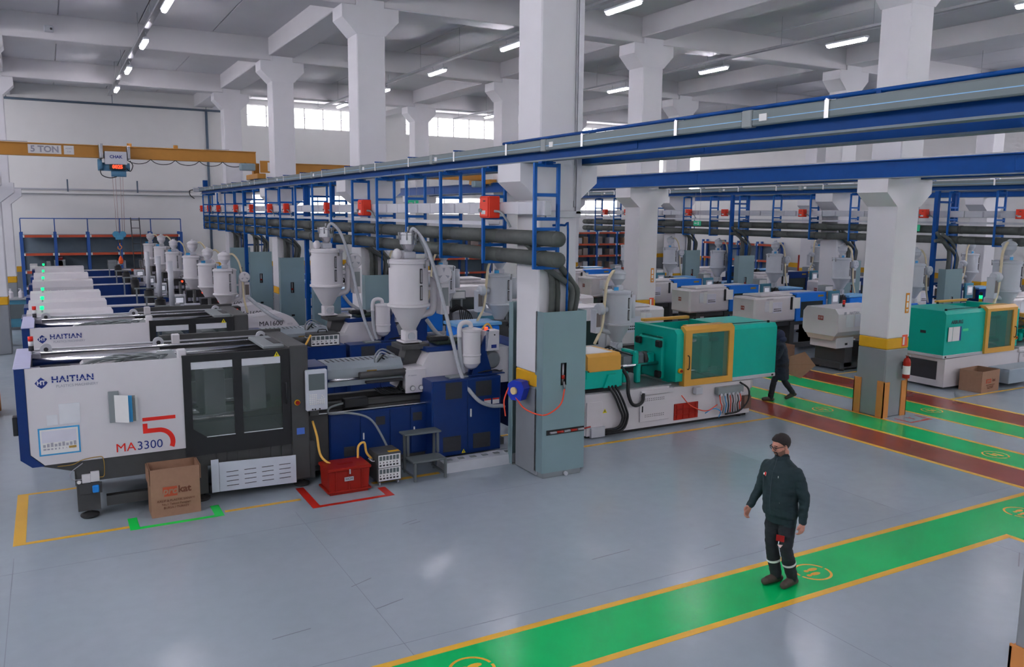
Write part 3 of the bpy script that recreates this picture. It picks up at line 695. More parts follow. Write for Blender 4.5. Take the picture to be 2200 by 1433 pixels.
def big_machine(loc, label):
    e = T('moulding_machine', label, 'machine', loc, group='large injection moulding machines')
    # base
    b = B(); b.prism([(-.3,.82),(1.9,.82),(3.42,.69),(3.42,.52),(.15,.52),(.15,.68)], 'y', .03, .13)
    b.prism([(-.3,.82),(3.42,.69),(3.42,.52),(.15,.52),(.15,.68)], 'y', 1.6, 1.7)
    [b.box(x0,y0,.1,x1,y1,.52) for x0,x1 in ((.14,.42),(1.6,1.84),(3.1,3.42)) for y0,y1 in ((.05,.4),(1.3,1.68))]; b.box(1.05,.06,.12,1.22,.2,.52); b.box(.5,.08,.12,1.6,.2,.26); b.box(1.86,.08,.1,3.1,.2,.2)
    b.box(.5,1.5,.12,3.1,1.65,.52); b.box(.15,.14,.6,3.4,1.6,.66); b.box(3.42,.3,.12,6.9,1.45,.24)
    b.o('base_frame', dgrey, e)
    for k in range(9): bx(e, 'base_rib', dgrey, 1.95+.16*k, .015, .53, 1.965+.16*k, .03, .68, 0)
    for x in (.28,1.75,3.22): pad(e, x, .1); pad(e, x, 1.62)
    for x in (3.9,5.4,6.6): pad(e, x, 1.4, .8)
    # clamp covers
    b = B(); b.prism([(-.49,.93),(-.49,2.14),(-.375,2.14),(-.375,.98),(-.22,.815),(-.36,.815)], 'y', -.01, 1.76); b.o('end_cover', navy, e)
    bx(e, 'end_top_sheen', M('pale_sheen', (150,152,178), .4), -.5, 0, 2.141, -.3, 1.75, 2.16, .005); bx(e, 'end_terminal', black, -.55, .05, 1.25, -.49, .2, 1.5)  # pale colour paints the sheen on top of the blue end cover
    b = B(); b.prism([(-.37,.985),(-.37,2.14),(1.55,2.14),(1.55,.83),(-.215,.825)], 'y', 0, .03); fp = b.o('front_panel', white, e)
    bx(e, 'rear_panel', white, -.37, 1.72, .85, 1.45, 1.75, 2.11); bx(e, 'rear_beam', dgrey, 1.45, 1.7, 1.85, 3.35, 1.76, 2.24); bx(e, 'rear_lower_panel', white, 1.45, 1.72, .8, 3.3, 1.75, 1.45)
    logo(fp, -.19, 1.94, 1.0)
    # the big red five and the size
    b = B(); b.box(1.0,-.004,1.285,1.43,-.001,1.335); b.box(1.0,-.004,1.175,1.06,-.001,1.25)
    pts = [(1.06,1.16)]; n = 12
    for k in range(n+1): a = R_(90-115*k/n); pts.append((1.2+.215*math.cos(a), .96+.215*math.sin(a)))
    for k in range(n, -1, -1): a = R_(90-115*k/n); pts.append((1.2+.15*math.cos(a), .96+.15*math.sin(a)))
    pts.append((1.06,1.11))
    for k in range(n): q = [pts[1+k], pts[2+k], pts[len(pts)-3-k], pts[len(pts)-2-k]]; b.prism(q, 'y', -.004, -.001)
    b.prism([(1.0,1.175),(1.2,1.175),(1.2,1.11),(1.0,1.11)], 'y', -.004, -.001)
    b.o('numeral_five', inkr, fp)
    txt(fp, 'MA', .17, .77, -.003, .94, inkr, sx=1.05); txt(fp, '3300', .17, 1.08, -.003, .94, inkb, sx=1.0)
    # safety door
    d = B(); gx = [(1.66,2.24),(2.36,2.93)]
    for q in ((1.55,.7,1.66,2.17),(2.24,.7,2.36,2.17),(2.93,.7,3.05,2.17)): d.box(q[0],-.015,q[1],q[2],.035,q[3])
    for a, c in gx: d.box(a,-.015,.7,c,.035,.96); d.box(a,-.015,2.07,c,.035,2.17)
    d.prism([(1.66,.96),(1.84,.96),(1.66,1.1)], 'y', -.015, .035)
    dd = d.o('safety_door', black, e)
    for a, c in gx: bx(dd, 'window_pane', glassd, a, .005, .96, c, .012, 2.07, 0); bx(dd, 'roller_blind', M('blind_silver', (170,172,178), .4), a+.005, -.006, 1.96, c-.005, .004, 2.065, .003); bx(dd, 'sill_strip', steel, a+.18 if a < 2 else a, -.02, .955, c, -.012, .97, 0)
    handle_bar(dd, 2.99, -.015, 1.35, 1.65); warn(dd, 2.87, -.02, 2.1, .045)
    # fixed platen cover, stop button
    pl = bx(e, 'platen_cover', dgrey, 3.06, 0, .12, 3.34, 1.72, 2.2, .015); cy(pl, 'stop_button', redp, (3.16,-.01,1.33),(3.16,-.05,1.33),.03,n=12); cy(pl, 'button_ring', must, (3.16,0,1.33),(3.16,-.012,1.33),.045,n=12)
    bx(pl, 'data_plate', M('plate_blue', (60,90,160), .5), 3.14, -.006, .83, 3.26, -.001, .93, 0)
    bx(e, 'platen_top', mgrey, 2.75, .3, 2.13, 3.33, 1.4, 2.18, .01); bx(e, 'platen_gap', black, 2.95, .5, 2.181, 3.2, 1.1, 2.184, 0)
    # inside of the clamp
    for y in (.38,1.38):
        for z in (1.15,2.0): cy(e, 'tie_bar', steel, (-.3,y,z),(3.1,y,z),.06)
    bx(e, 'moving_platen', mgrey, 1.35, .25, .95, 1.6, 1.5, 2.05, .02); bx(e, 'toggle_block', steeld, .3, .5, 1.25, 1.0, 1.25, 2.02, .04)
    for y in (.6,1.15): bx(e, 'toggle_link', steeld, .55, y, 1.35, 1.4, y+.14, 1.9, .03)
    for k in range(7): tb(e, 'lubrication_hose', mgrey, [(.25+.1*k,.5+.1*(k % 4),2.04),(.5+.12*k,.45+.13*(k % 3),2.13),(.85+.1*k,.6+.1*(k % 4),2.08),(1.3,.5+.12*(k % 5),2.05)], .014, 6, 3)
    cy(e, 'clamp_cylinder', steeld, (-.35,.85,1.55),(.3,.85,1.55),.16); cy(e, 'flange_ring', mgrey, (.2,.85,1.55),(.32,.85,1.55),.22)
    for x, y in ((-.25,.2),(-.25,1.5)): bx(e, 'corner_block', inkg, x-.06, y-.06, 1.6, x+.06, y+.06, 2.12, .01)
    bx(e, 'mould_half', lgrey, 1.9, .45, 1.15, 2.2, 1.3, 1.85, .01); bx(e, 'mould_half', lgrey, 2.55, .45, 1.15, 2.8, 1.3, 1.85, .01); cy(e, 'ejector_rod', steel, (1.6,.6,1.2),(1.95,.6,1.2),.05)
    bx(e, 'inner_tray', mgrey, 1.6, .15, .8, 3.05, 1.6, .84, 0)
    # door rails and rollers on top
    for y, x0 in ((1.55,-.3),(.1,1.5)): cy(e, 'door_rail', steel, (x0,y,2.1),(3.1,y,2.1),.025,n=10)
    cy(e, 'rear_rail_tube', lgrey, (-.3,1.68,2.14),(3.05,1.68,2.14),.018,n=8)
    for x, y in ((1.62,1.66),(1.5,.08)): bx(e, 'roller_housing', white, x, y-.05, 2.1, x+.12, y+.05, 2.26, .015)
    for x, y in ((1.42,1.64),(-.12,1.64),(3.0,1.64)): cy(e, 'door_roller', lgrey, (x,y,2.15),(x,y-.07,2.15),.08,n=18); cy(e, 'roller_hub', inkk, (x,y-.07,2.15),(x,y-.08,2.15),.032,n=10)
    for x, y, z in ((-.3,1.2,2.14),): beacon(e, x, y, z, [inkk, paper, redlens], .035, .07, .06)
    # operator panel
    h = bx(e, 'operator_panel', M('hmi_grey', (158,162,170), .45), 3.27, -.12, 1.2, 3.6, -.04, 1.83, .015)
    bx(h, 'screen', screen, 3.31, -.123, 1.52, 3.555, -.119, 1.77, 0)
    b = B()
    for r in range(6):
        for c in range(4 if r < 3 else 8):
            b.rb(3.315+.03*c, -.127, 1.44-.028*r, 3.337+.03*c, -.119, 1.458-.028*r, .003)
    for q in ((3.5,1.42),(3.52,1.4),(3.49,1.385),(3.53,1.37)): b.rb(q[0], -.127, q[1], q[0]+.02, -.119, q[1]+.018, .003)
    b.o('keypad', paper, h)
    for x in (3.36,3.4,3.47): cy(h, 'button', black, (x,-.119,1.225),(x,-.135,1.225),.012,n=8)
    bx(e, 'panel_arm', dgrey, 3.35, -.04, 1.1, 3.48, .15, 1.2, .01)
    # lower cabinets
    bx(e, 'bed', dgrey, 3.34, .28, .2, 3.72, 1.45, 1.03, .01); bx(e, 'bed_plate', steel, 3.42, .28, 1.03, 5.4, 1.45, 1.05, .004)
    lc = bx(e, 'lower_cabinet', navy, 3.72, .26, .2, 5.4, 1.45, 1.02, .008)
    xs = [3.73,4.23,4.74,5.1,5.39]
    for a, c in zip(xs, xs[1:]):
        dr = bx(lc, 'cabinet_door', navy, a+.004, .245, .22, c-.004, .26, 1.0, .006)
    for x in (4.6,5.25): vent(lc, x-.11, x+.05, .76, .9, .244)
    vent(lc, 3.95, 4.14, .3, .46, .244)
    for x in (4.28,5.16): bx(lc, 'door_handle', paper, x-.012, .23, .55, x+.012, .245, .66, .004)
    bc = bx(e, 'power_cabinet', navy, 5.38, 0, .14, 6.67, 1.55, 1.44, .01)
    for a, c in ((5.4,6.03),(6.035,6.65)): bx(bc, 'cabinet_door', navy, a, -.015, .16, c, 0, 1.42, .006)
    for x0 in (5.62,6.18): vent(bc, x0, x0+.3, 1.12, 1.4 if x0 < 6 else 1.38, -.016, 10); vent(bc, x0-.05, x0+.28, .22, .48, -.016, 10)
    bx(bc, 'door_handle', paper, 6.07, -.032, .78, 6.1, -.016, .92, .005); warn(bc, 5.95, -.018, .2, .04)
    for x in (6.34,6.5): bx(bc, 'safety_label', paper, x, -.019, .96, x+.13, -.016, 1.06, 0); bx(bc, 'label_header', inkr, x, -.021, 1.035, x+.13, -.019, 1.06, 0)
    bx(bc, 'tool_tray', mgrey, 5.75, .1, 1.441, 6.1, .3, 1.47, .005)
    # injection unit
    bx(e, 'nozzle_cover', navy, 3.38, .4, 1.35, 3.76, 1.1, 1.78, .01); bx(e, 'danger_label', paper, 3.62, .394, 1.5, 3.74, .399, 1.64, 0)
    b = B(); b.prism([(.52,1.4),(.52,1.68),(.62,1.78),(1.0,1.78),(1.08,1.68),(1.08,1.4)], 'x', 3.77, 5.08); g = b.o('barrel_guard', M('guard_grey', (128,136,142), .35, metal=.3), e)
    for k in range(14): bx(g, 'guard_slot', inkk, 3.85+.085*k, .66, 1.779, 3.87+.085*k, .9, 1.783, 0)
    bx(g, 'maker_plate', gold, 4.45, .515, 1.6, 4.62, .52, 1.63, 0)
    cy(e, 'carriage_cylinder', dgrey, (4.3,.46,1.56),(5.1,.46,1.56),.06); cy(e, 'piston_rod', steel, (3.72,.46,1.52),(4.35,.46,1.52),.025,n=10); bx(e, 'cable_chain', inkk, 4.4, .42, 1.42, 5.05, .5, 1.46, .01)
    for y in (.5,1.1): bx(e, 'slide_rail', dgrey, 3.6, y, 1.05, 5.4, y+.14, 1.14, .01)
    bx(e, 'limit_box', black, 4.0, .32, 1.08, 4.4, .48, 1.22, .01); tb(e, 'machine_hose', mgrey, [(4.0,.4,1.15),(3.75,.3,1.12),(3.7,.15,1.06),(4.0,.1,1.05),(4.3,.02,.95),(4.45,-.1,.7),(4.6,-.15,.3),(4.55,-.1,.1)], .018, 8, 5)
    for k in range(8): tb(e, 'cable', black, [(4.6+.04*k,.6,1.3),(4.7+.05*k,.5-.02*k,1.22),(4.9+.02*k,.55,1.2+.02*k),(5.1,.6,1.25+.03*k)], .012, 6, 3)
    b = B(); b.prism([(5.1,1.22),(5.1,1.62),(5.4,1.64),(5.52,1.86),(7.05,1.86),(7.05,1.22)], 'y', .42, 1.2); ic = b.o('injection_cover', white, e)
    bx(ic, 'cover_step', white, 5.08, .4, 1.2, 5.45, .43, 1.6, .006); txt(ic, 'HT injection', .03, 5.2, .395, 1.5, inkg)
    gauge(e, 5.2, .4, 1.28); gauge(e, 5.35, .4, 1.28); warn(e, 5.42, .395, 1.24, .04)
    bx(e, 'cover_trim', navy, 5.48, .44, 1.86, 6.5, 1.18, 1.94, .01); bx(e, 'hydraulic_motor', M('oil_green', (52,64,56), .6), 5.75, .6, 1.94, 6.6, 1.05, 2.02, .03)
    bx(e, 'terminal_box', black, 5.6, .55, 2.02, 5.95, .75, 2.1, .02)
    b = B(); b.prism([(7.05,.4),(7.05,1.95),(7.12,2.0),(7.3,1.9),(7.3,.4)], 'y', .4, 1.25); b.o('tail_cover', navy, e)
    # feed throat
    b = B(); b.prism([(5.15,1.6),(5.25,1.98),(5.48,1.98),(5.52,1.6)], 'y', .72, 1.0); b.box(5.1,.6,1.9,5.6,1.1,1.98); b.o('feed_throat', dgrey, e)
    for k in range(4): tb(e, 'water_hose', [mgrey,lgrey,mgrey,black][k], [(5.0,.7,1.82-.06*k),(4.75,.6,1.95-.05*k),(4.6+.05*k,.55,1.85),(4.62,.6,1.7)], .014, 6, 4)
    # sheet guard under the door
    gd = B(); gd.prism([(1.98,.13),(1.98,.57),(3.1,.53),(3.1,.1)], 'y', -.06, -.045); gd.box(1.87,-.06,.13,1.975,-.05,.62); gd = gd.o('sheet_guard', M('guard_white', (160,166,176), .4), e)
    b = B()
    for c in range(4):
        for r in range(4): b.box(2.08+.255*c, -.064, .2+.07*r, 2.25+.255*c, -.059, .208+.07*r)
    b.o('guard_slot', inkk, gd)
    return e
m1 = big_machine((0, 12.35, 0), 'large white and navy moulding machine nearest, with a big red five')
bpy.context.view_layer.update()
m2 = dup(m1, (0, 16.6, 0), 'large white and navy moulding machine directly behind the nearest one', skip=('numeral_five',))
# extras of the first machine only
fp = [c for c in m1.children if c.name.startswith('front_panel')][0]
bx(fp, 'poster_frame', cyan, -.27, -.006, .955, .22, -.001, 1.33, 0); bx(fp, 'poster', paper, -.25, -.009, .975, .2, -.006, 1.31, 0)
b = B()
for k in range(9): b.box(-.22+.045*k, -.011, 1.07, -.19+.045*k, -.009, 1.105+.01*(k % 3)); b.box(-.22+.045*k, -.011, 1.03, -.185+.04*k, -.009, 1.05)
b.o('poster_print', inkg, fp); bx(fp, 'poster_photo', gold, .08, -.011, 1.03, .17, -.009, 1.06, 0); bx(fp, 'poster_head', M('pale_print', (170,170,180), .7), -.23, -.011, 1.13, .18, -.009, 1.29, 0)
bx(fp, 'clear_pocket', M('plastic_pocket', (174,176,188), .3), -.01, -.006, 1.36, .24, -.001, 1.64, .002); bx(fp, 'clear_pocket', M('plastic_pocket', (174,176,188), .3), -.16, -.006, 1.36, -.03, -.001, 1.5, .002)
bx(fp, 'file_holder', mgrey, .59, -.03, 1.32, .72, -.001, 1.75, .004)
for k, mm in enumerate((paper, cyan, glassd, paper)):
    p = B().box(0, -.002, 1.32-.0*k, .2, .002, 1.7-.01*k).o('document_sleeve', mm, fp, (.66+.03*k, -.03, 0), (0, 0, R_(-35+12*k)))
f = T('air_service_unit', 'compressed air regulator with blue bowl on the first machine leg', 'regulator', (.17, 12.38, .2)); f.scale = (.6,.8,.6)
bx(f, 'regulator', white, .06, -.06, .52, .24, 0, .72, .01); bx(f, 'lubricator', white, .24, -.07, .53, .42, 0, .77, .01); bx(f, 'filter_bowl', M('bowl_blue', (30,110,200), .35), .26, -.08, .27, .4, 0, .44, .02); gauge(f, .0, -.03, .56, .05)
bx(f, 'mount_plate', dgrey, .0, -.02, .24, .46, .0, .5, .005); tb(f, 'air_line', inkg, [(.06,-.04,.62),(-.12,-.05,.64),(-.16,-.05,.8),(.1,-.06,1.0)], .01, 6); tb(f, 'copper_line', gold, [(-.4,-.03,.98),(-.1,-.05,.99),(.1,-.05,1.07),(.4,-.05,1.1),(.52,-.05,1.05),(.52,-.05,.66),(.42,-.05,.62)], .01, 6, 4)

def mid_machine(loc, label):
    """white hooded machine of the far part of the first row"""
    e = T('moulding_machine', label, 'machine', loc, group='white hooded moulding machines')
    bx(e, 'base', dgrey, -.3, .1, .1, 6.2, 1.0, .7, .01)
    b = B(); b.prism([(0,.72),(0,1.76),(.1,1.95),(.92,1.95),(1.02,1.76),(1.02,.72)], 'x', -.5, 1.2); b.o('clamp_hood', white, e)
    bx(e, 'end_cover', navy, -.6, .05, .75, -.5, .98, 1.85, .01)
    txt(e, 'HAITIAN', .17, .1, -.003, 1.6, inkb, bold=.005); B().prism([(-.42,1.6),(-.35,1.66),(-.28,1.6),(-.35,1.54)], 'y', -.004, -.001).o('emblem', inkb, e)
    bx(e, 'panel_label', paper, .85, -.004, 1.55, 1.1, -.001, 1.68, 0)
    bx(e, 'side_guard', navy, 1.2, .02, .75, 2.9, .08, 1.78, .008); bx(e, 'guard_top', white, 1.2, .0, 1.78, 2.9, .12, 1.82, .008); bx(e, 'dark_pit', black, 1.3, .2, 1.5, 2.6, .94, 1.6, .02)  # black slab paints in the dark hollow of the pit
    bx(e, 'rear_guard', navy, 1.2, .98, .8, 2.9, 1.02, 1.7, .008); bx(e, 'rear_top', white, 1.2, .96, 1.7, 2.9, 1.06, 1.74, .008); bx(e, 'name_plate', inkg, 2.4, .015, 1.72, 2.75, .019, 1.86, 0)
    beacon(e, -.2, .35, 1.95, [grn_l], .04, .08, .06)
    cy(e, 'accumulator', black, (2.42,-.14,1.2),(2.42,-.14,1.95),.13); cy(e, 'accumulator_cap', dgrey, (2.42,-.14,1.95),(2.42,-.14,2.02),.08); bx(e, 'stand_bar', mgrey, 2.05, -.16, 2.0, 2.6, -.12, 2.04, 0); bx(e, 'stand_post', mgrey, 2.08, -.16, 1.2, 2.12, -.12, 2.0, 0)
    cy(e, 'tall_pipe', lgrey, (2.42,-.14,2.02),(2.42,-.14,3.05),.06)
    h = bx(e, 'operator_panel', lgrey, 3.0, -.06, 1.45, 3.4, .02, 1.8, .015); bx(h, 'screen_bezel', mgrey, 3.1, -.063, 1.52, 3.36, -.06, 1.74, 0); bx(h, 'screen', screenl, 3.13, -.067, 1.56, 3.33, -.064, 1.7, 0)
    t = bx(e, 'temperature_rack', black, 3.45, .1, 1.5, 4.0, .45, 1.9, .01)
    for k in range(5): bx(t, 'controller', inkg, 3.48+.1*k, .095, 1.58, 3.56+.1*k, .099, 1.68, 0); 
    cy(t, 'alarm_lamp', red_l, (3.9,.1,1.82),(3.9,.07,1.82),.035,n=12)
    bx(e, 'bed_cabinet', navy, 3.0, .15, .2, 6.0, 1.1, 1.05, .01)
    b = B(); b.prism([(3.95,1.1),(3.95,1.55),(5.0,1.68),(5.3,1.55),(5.45,1.35),(5.45,1.1)], 'y', .3, 1.0); ic = b.o('injection_cover', white, e); txt(ic, 'MA1600', .17, 4.75, .296, 1.42, inkk); txt(ic, 'eco', .09, 5.22, .296, 1.4, inkg)
    cy(e, 'barrel', steeld, (2.9,.65,1.35),(4.0,.65,1.35),.12); bx(e, 'feed_throat', dgrey, 3.6, .5, 1.45, 3.95, .8, 1.66, .01); cy(e, 'post', dgrey, (3.3,.2,1.2),(3.3,.2,2.15),.04)
    for x in (0,2,4,5.8): pad(e, x, .2); 
    return e
MY = [20.6,22.95,25.6,29.9,33.3,37.2]
mm = mid_machine((0, MY[0], 0), 'white hooded machine right behind the two large ones')
for i, y in enumerate(MY[1:]): dup(mm, (0, y, 0), 'white hooded machine, %s behind the two large ones' % ORD[i+1], skip=('tall_pipe',) if i > 1 else ())

def lane_machine(loc, label, mirror=False, code='E18', group='white machines with blue doors', door=None, inj=None):
    """white clamp hood, blue door; built from the clamp end"""
    e = T('moulding_machine', label, 'machine', loc, group=group, mirror=mirror); door = door or skyb; inj = inj or door
    b = B()
    for x in (.35,1.6,3.0,4.2,5.3): b.box(x,.05,.08,x+.18,.95,.95)
    b.box(.35,.1,.82,5.5,.95,.95); b.box(.35,.1,.1,5.5,.2,.25); b.box(3.0,.1,.1,5.5,.95,.8); b.o('base_frame', dgrey, e)
    b = B(); b.rb(0,0,.97,1.76,.95,1.74,.05); b.o('clamp_hood', cream, e); bx(e, 'hood_top', cream, .35, .12, 1.735, 1.75, .9, 1.8, .03)
    d = B(); d.box(1.77,-.01,.95,1.95,.05,1.82); d.box(2.95,-.01,.95,3.08,.05,1.82); d.box(1.95,-.01,1.55,2.95,.05,1.82); d.box(1.95,-.01,.95,2.95,.05,1.05); d = d.o('safety_door', door, e)
    bx(d, 'window_pane', M('door_glass', (40,46,46), .1), 1.95, .01, 1.05, 2.95, .02, 1.55, 0); bx(d, 'maker_badge', gold, 2.7, -.014, 1.68, 2.95, -.011, 1.74, 0)
    bx(e, 'door_top', door, 1.77, .05, 1.76, 3.08, .3, 1.82, .008); bx(e, 'top_cover', cream, 1.77, .3, 1.74, 3.08, .95, 1.8, .01); bx(e, 'inner_block', dgrey, 1.8, .3, .97, 3.05, .9, 1.7, 0)
    bx(e, 'rear_door', cream, 1.77, .95, .95, 3.08, 1.0, 1.8, .01)
    bx(e, 'file_holder', black, 1.5, -.05, 1.33, 1.56, -.001, 1.72, .005); B().box(0,-.003,1.36,.28,.003,1.7).o('document', paper, e, (-1.56 if mirror else 1.56,-.04,0), (0,0,R_(-9) if not mirror else R_(172)))
    bx(e, 'notice_pocket', M('plastic_pocket', (174,176,188), .3), .42, -.006, 1.3, .6, -.001, 1.62, .002); bx(e, 'notice_sheet', paper, .6, -.006, 1.28, .75, -.001, 1.64, 0); bx(e, 'notice_board', M('pale_print', (170,170,180), .7), .75, -.006, 1.25, 1.15, -.001, 1.58, .002)
    b = B()
    for k in range(6): b.box(.8+.055*k,-.008,1.3,.84+.055*k,-.006,1.33); b.box(.8+.055*k,-.008,1.36,.85+.05*k,-.006,1.385)
    b.o('notice_print', inkk, e); txt(e, 'HAITIAN', .07, .62, -.008, 1.68, inkg)
    n = bx(e, 'number_plate', M('plate_red', (120,50,46), .5), -.004, .42, 1.35, -.001, .56, 1.47, 0); txt(n, code, .07, -.006, .49, 1.41, paper, 'l')
    h = bx(e, 'operator_panel', teal, 3.12, -.1, 1.3, 3.6, -.02, 1.85, .015); bx(h, 'screen', screenl, 3.28, -.104, 1.5, 3.5, -.101, 1.7, 0); bx(h, 'bezel', lgrey, 3.22, -.103, 1.42, 3.55, -.1, 1.76, 0)
    bx(e, 'bed_cabinet', cream, 3.1, .02, .12, 5.5, .95, 1.0, .01)
    for k in range(3): vent(e, 3.3+.75*k, 3.75+.75*k, .3, .6, .018)
    cy(e, 'barrel', steeld, (3.05,.5,1.3),(4.2,.5,1.3),.13); bx(e, 'barrel_guard', lgrey, 3.3, .35, 1.2, 4.1, .65, 1.5, .02)
    bx(e, 'feed_throat', dgrey, 4.15, .33, 1.2, 4.5, .67, 1.62, .02); bx(e, 'injection_body', inj, 4.45, .2, 1.1, 5.45, .85, 1.55, .02); bx(e, 'lid', M('lid_blue', (90,140,200), .35), 4.4, .18, 1.56, 5.5, .88, 1.62, .01)
    for k in range(7): tb(e, 'cable', black, [(3.6+.06*k,.2,1.25),(3.75+.05*k,.15,1.5+.03*k),(3.95+.04*k,.3,1.55),(4.2,.4,1.45)], .013, 6, 3)
    cb = bx(e, 'controller_box', mgrey, 3.65, .55, 1.75, 4.05, .85, 1.95, .01); bx(cb, 'controller_face', paper, 3.68, .545, 1.78, 4.02, .549, 1.92, 0)
    for x in (3.7,4.0): bx(cb, 'bracket', mgrey, x-.02, .68, 1.3, x+.02, .72, 1.75, 0)
    for x in (.44,3.1,5.35): pad(e, x, .15, .8); pad(e, x, .85, .8)
    return e
X0 = 18.4
l1 = lane_machine((X0, 18.1, 0), 'white machine with blue door beside the lane, third in the row')
dup(l1, (X0, 21.0, 0), 'white machine with blue door beside the lane, fourth in the row')
dup(l1, (X0, 23.9, 0), 'white machine with blue door beside the lane, fifth in the row')
dup(l1, (X0, 26.75, 0), 'white machine with blue door beside the lane, sixth in the row')
dup(l1, (X0, 29.7, 0), 'white machine with blue door beside the lane, seventh in the row')
dup(l1, (X0, 33.5, 0), 'white machine with blue door beside the lane, last in the row')
k1 = lane_machine((13.0, 15.7, 0), 'white machine just behind the first green machine', True, group='machines behind the first green one', door=white, inj=skyb); k1.scale = (1,1,1.14)
for i, y in enumerate((18.7,21.7,24.7,28.0,31.5)): dup(k1, (13.0, y, 0), 'white machine, %s behind the first green machine' % ORD[i+1])
q1 = lane_machine((25.6, 14.6, 0), 'white machine with navy window beyond the far pipe frames', group='machines beyond the far frames', door=navy)
for i, y in enumerate((18.2,21.6,25.2,29.0)): dup(q1, (25.6, y, 0), 'white machine with navy window beyond the far frames, %s along' % ORD[i+1])
# the chamfered white machine beside the lane
e = T('moulding_machine', 'white machine with chamfered hood and red beacon beside the middle column', 'machine', (X0, 15.05, 0), group='white machines with blue doors')
b = B(); b.prism([(.1,.98),(0,1.1),(0,1.58),(.12,1.72),(1.08,1.72),(1.2,1.58),(1.2,1.1),(1.1,.98)], 'x', .0, 2.1); b.o('clamp_hood', white, e); B().prism([(.1,.98),(.2,.85),(1.0,.85),(1.1,.98)], 'x', .03, 2.1).o('hood_skirt', M('skirt_beige', (156,144,134), .5), e)
bx(e, 'drive_box', white, .15, .15, .62, .85, 1.05, .95, .015); bx(e, 'socket', black, .5, .145, .7, .6, .149, .76, 0)
b = B()
for x in (.45,1.7): b.box(x,.1,.1,x+.3,1.1,.62)
b.box(.3,.1,.06,2.2,1.1,.22); b.o('base_frame', dgrey, e)
for y in (.15,1.0): pad(e, .42, y, .7); pad(e, 2.0, y, .7)
n = bx(e, 'number_plate', M('plate_red', (120,50,46), .5), -.004, .5, 1.38, -.001, .68, 1.5, 0); txt(n, 'E18', .09, -.006, .59, 1.44, paper, 'l')
txt(e, 'HAITIAN', .1, .62, -.003, 1.6, inkg, bold=.003); bx(e, 'emblem', inkg, .22, -.004, 1.56, .3, -.001, 1.64, .0); bx(e, 'notice_pocket', M('plastic_pocket', (174,176,188), .3), .3, -.006, 1.22, .6, -.001, 1.55, .002); bx(e, 'notice_board', M('pale_print', (170,170,180), .7), .65, -.006, 1.22, 1.2, -.001, 1.55, .002)
beacon(e, .6, .35, 1.72, [inkk, redlens, redlens], .035, .06, .02)
bx(e, 'bed_cabinet', white, 2.1, .1, .1, 4.45, 1.1, 1.0, .01); bx(e, 'door', skyb, 2.1, 0, .98, 3.3, .06, 1.75, .01); bx(e, 'injection_body', skyb, 3.5, .2, 1.02, 4.4, 1.0, 1.5, .02); bx(e, 'feed_throat', dgrey, 3.65, .4, 1.5, 3.95, .75, 1.64, .02); bx(e, 'rear_box', dgrey, 2.1, .2, 1.0, 3.3, 1.1, 1.7, .01)
bx(e, 'board_leaning', card, 2.0, -.25, .02, 2.03, .1, 1.0, 0)

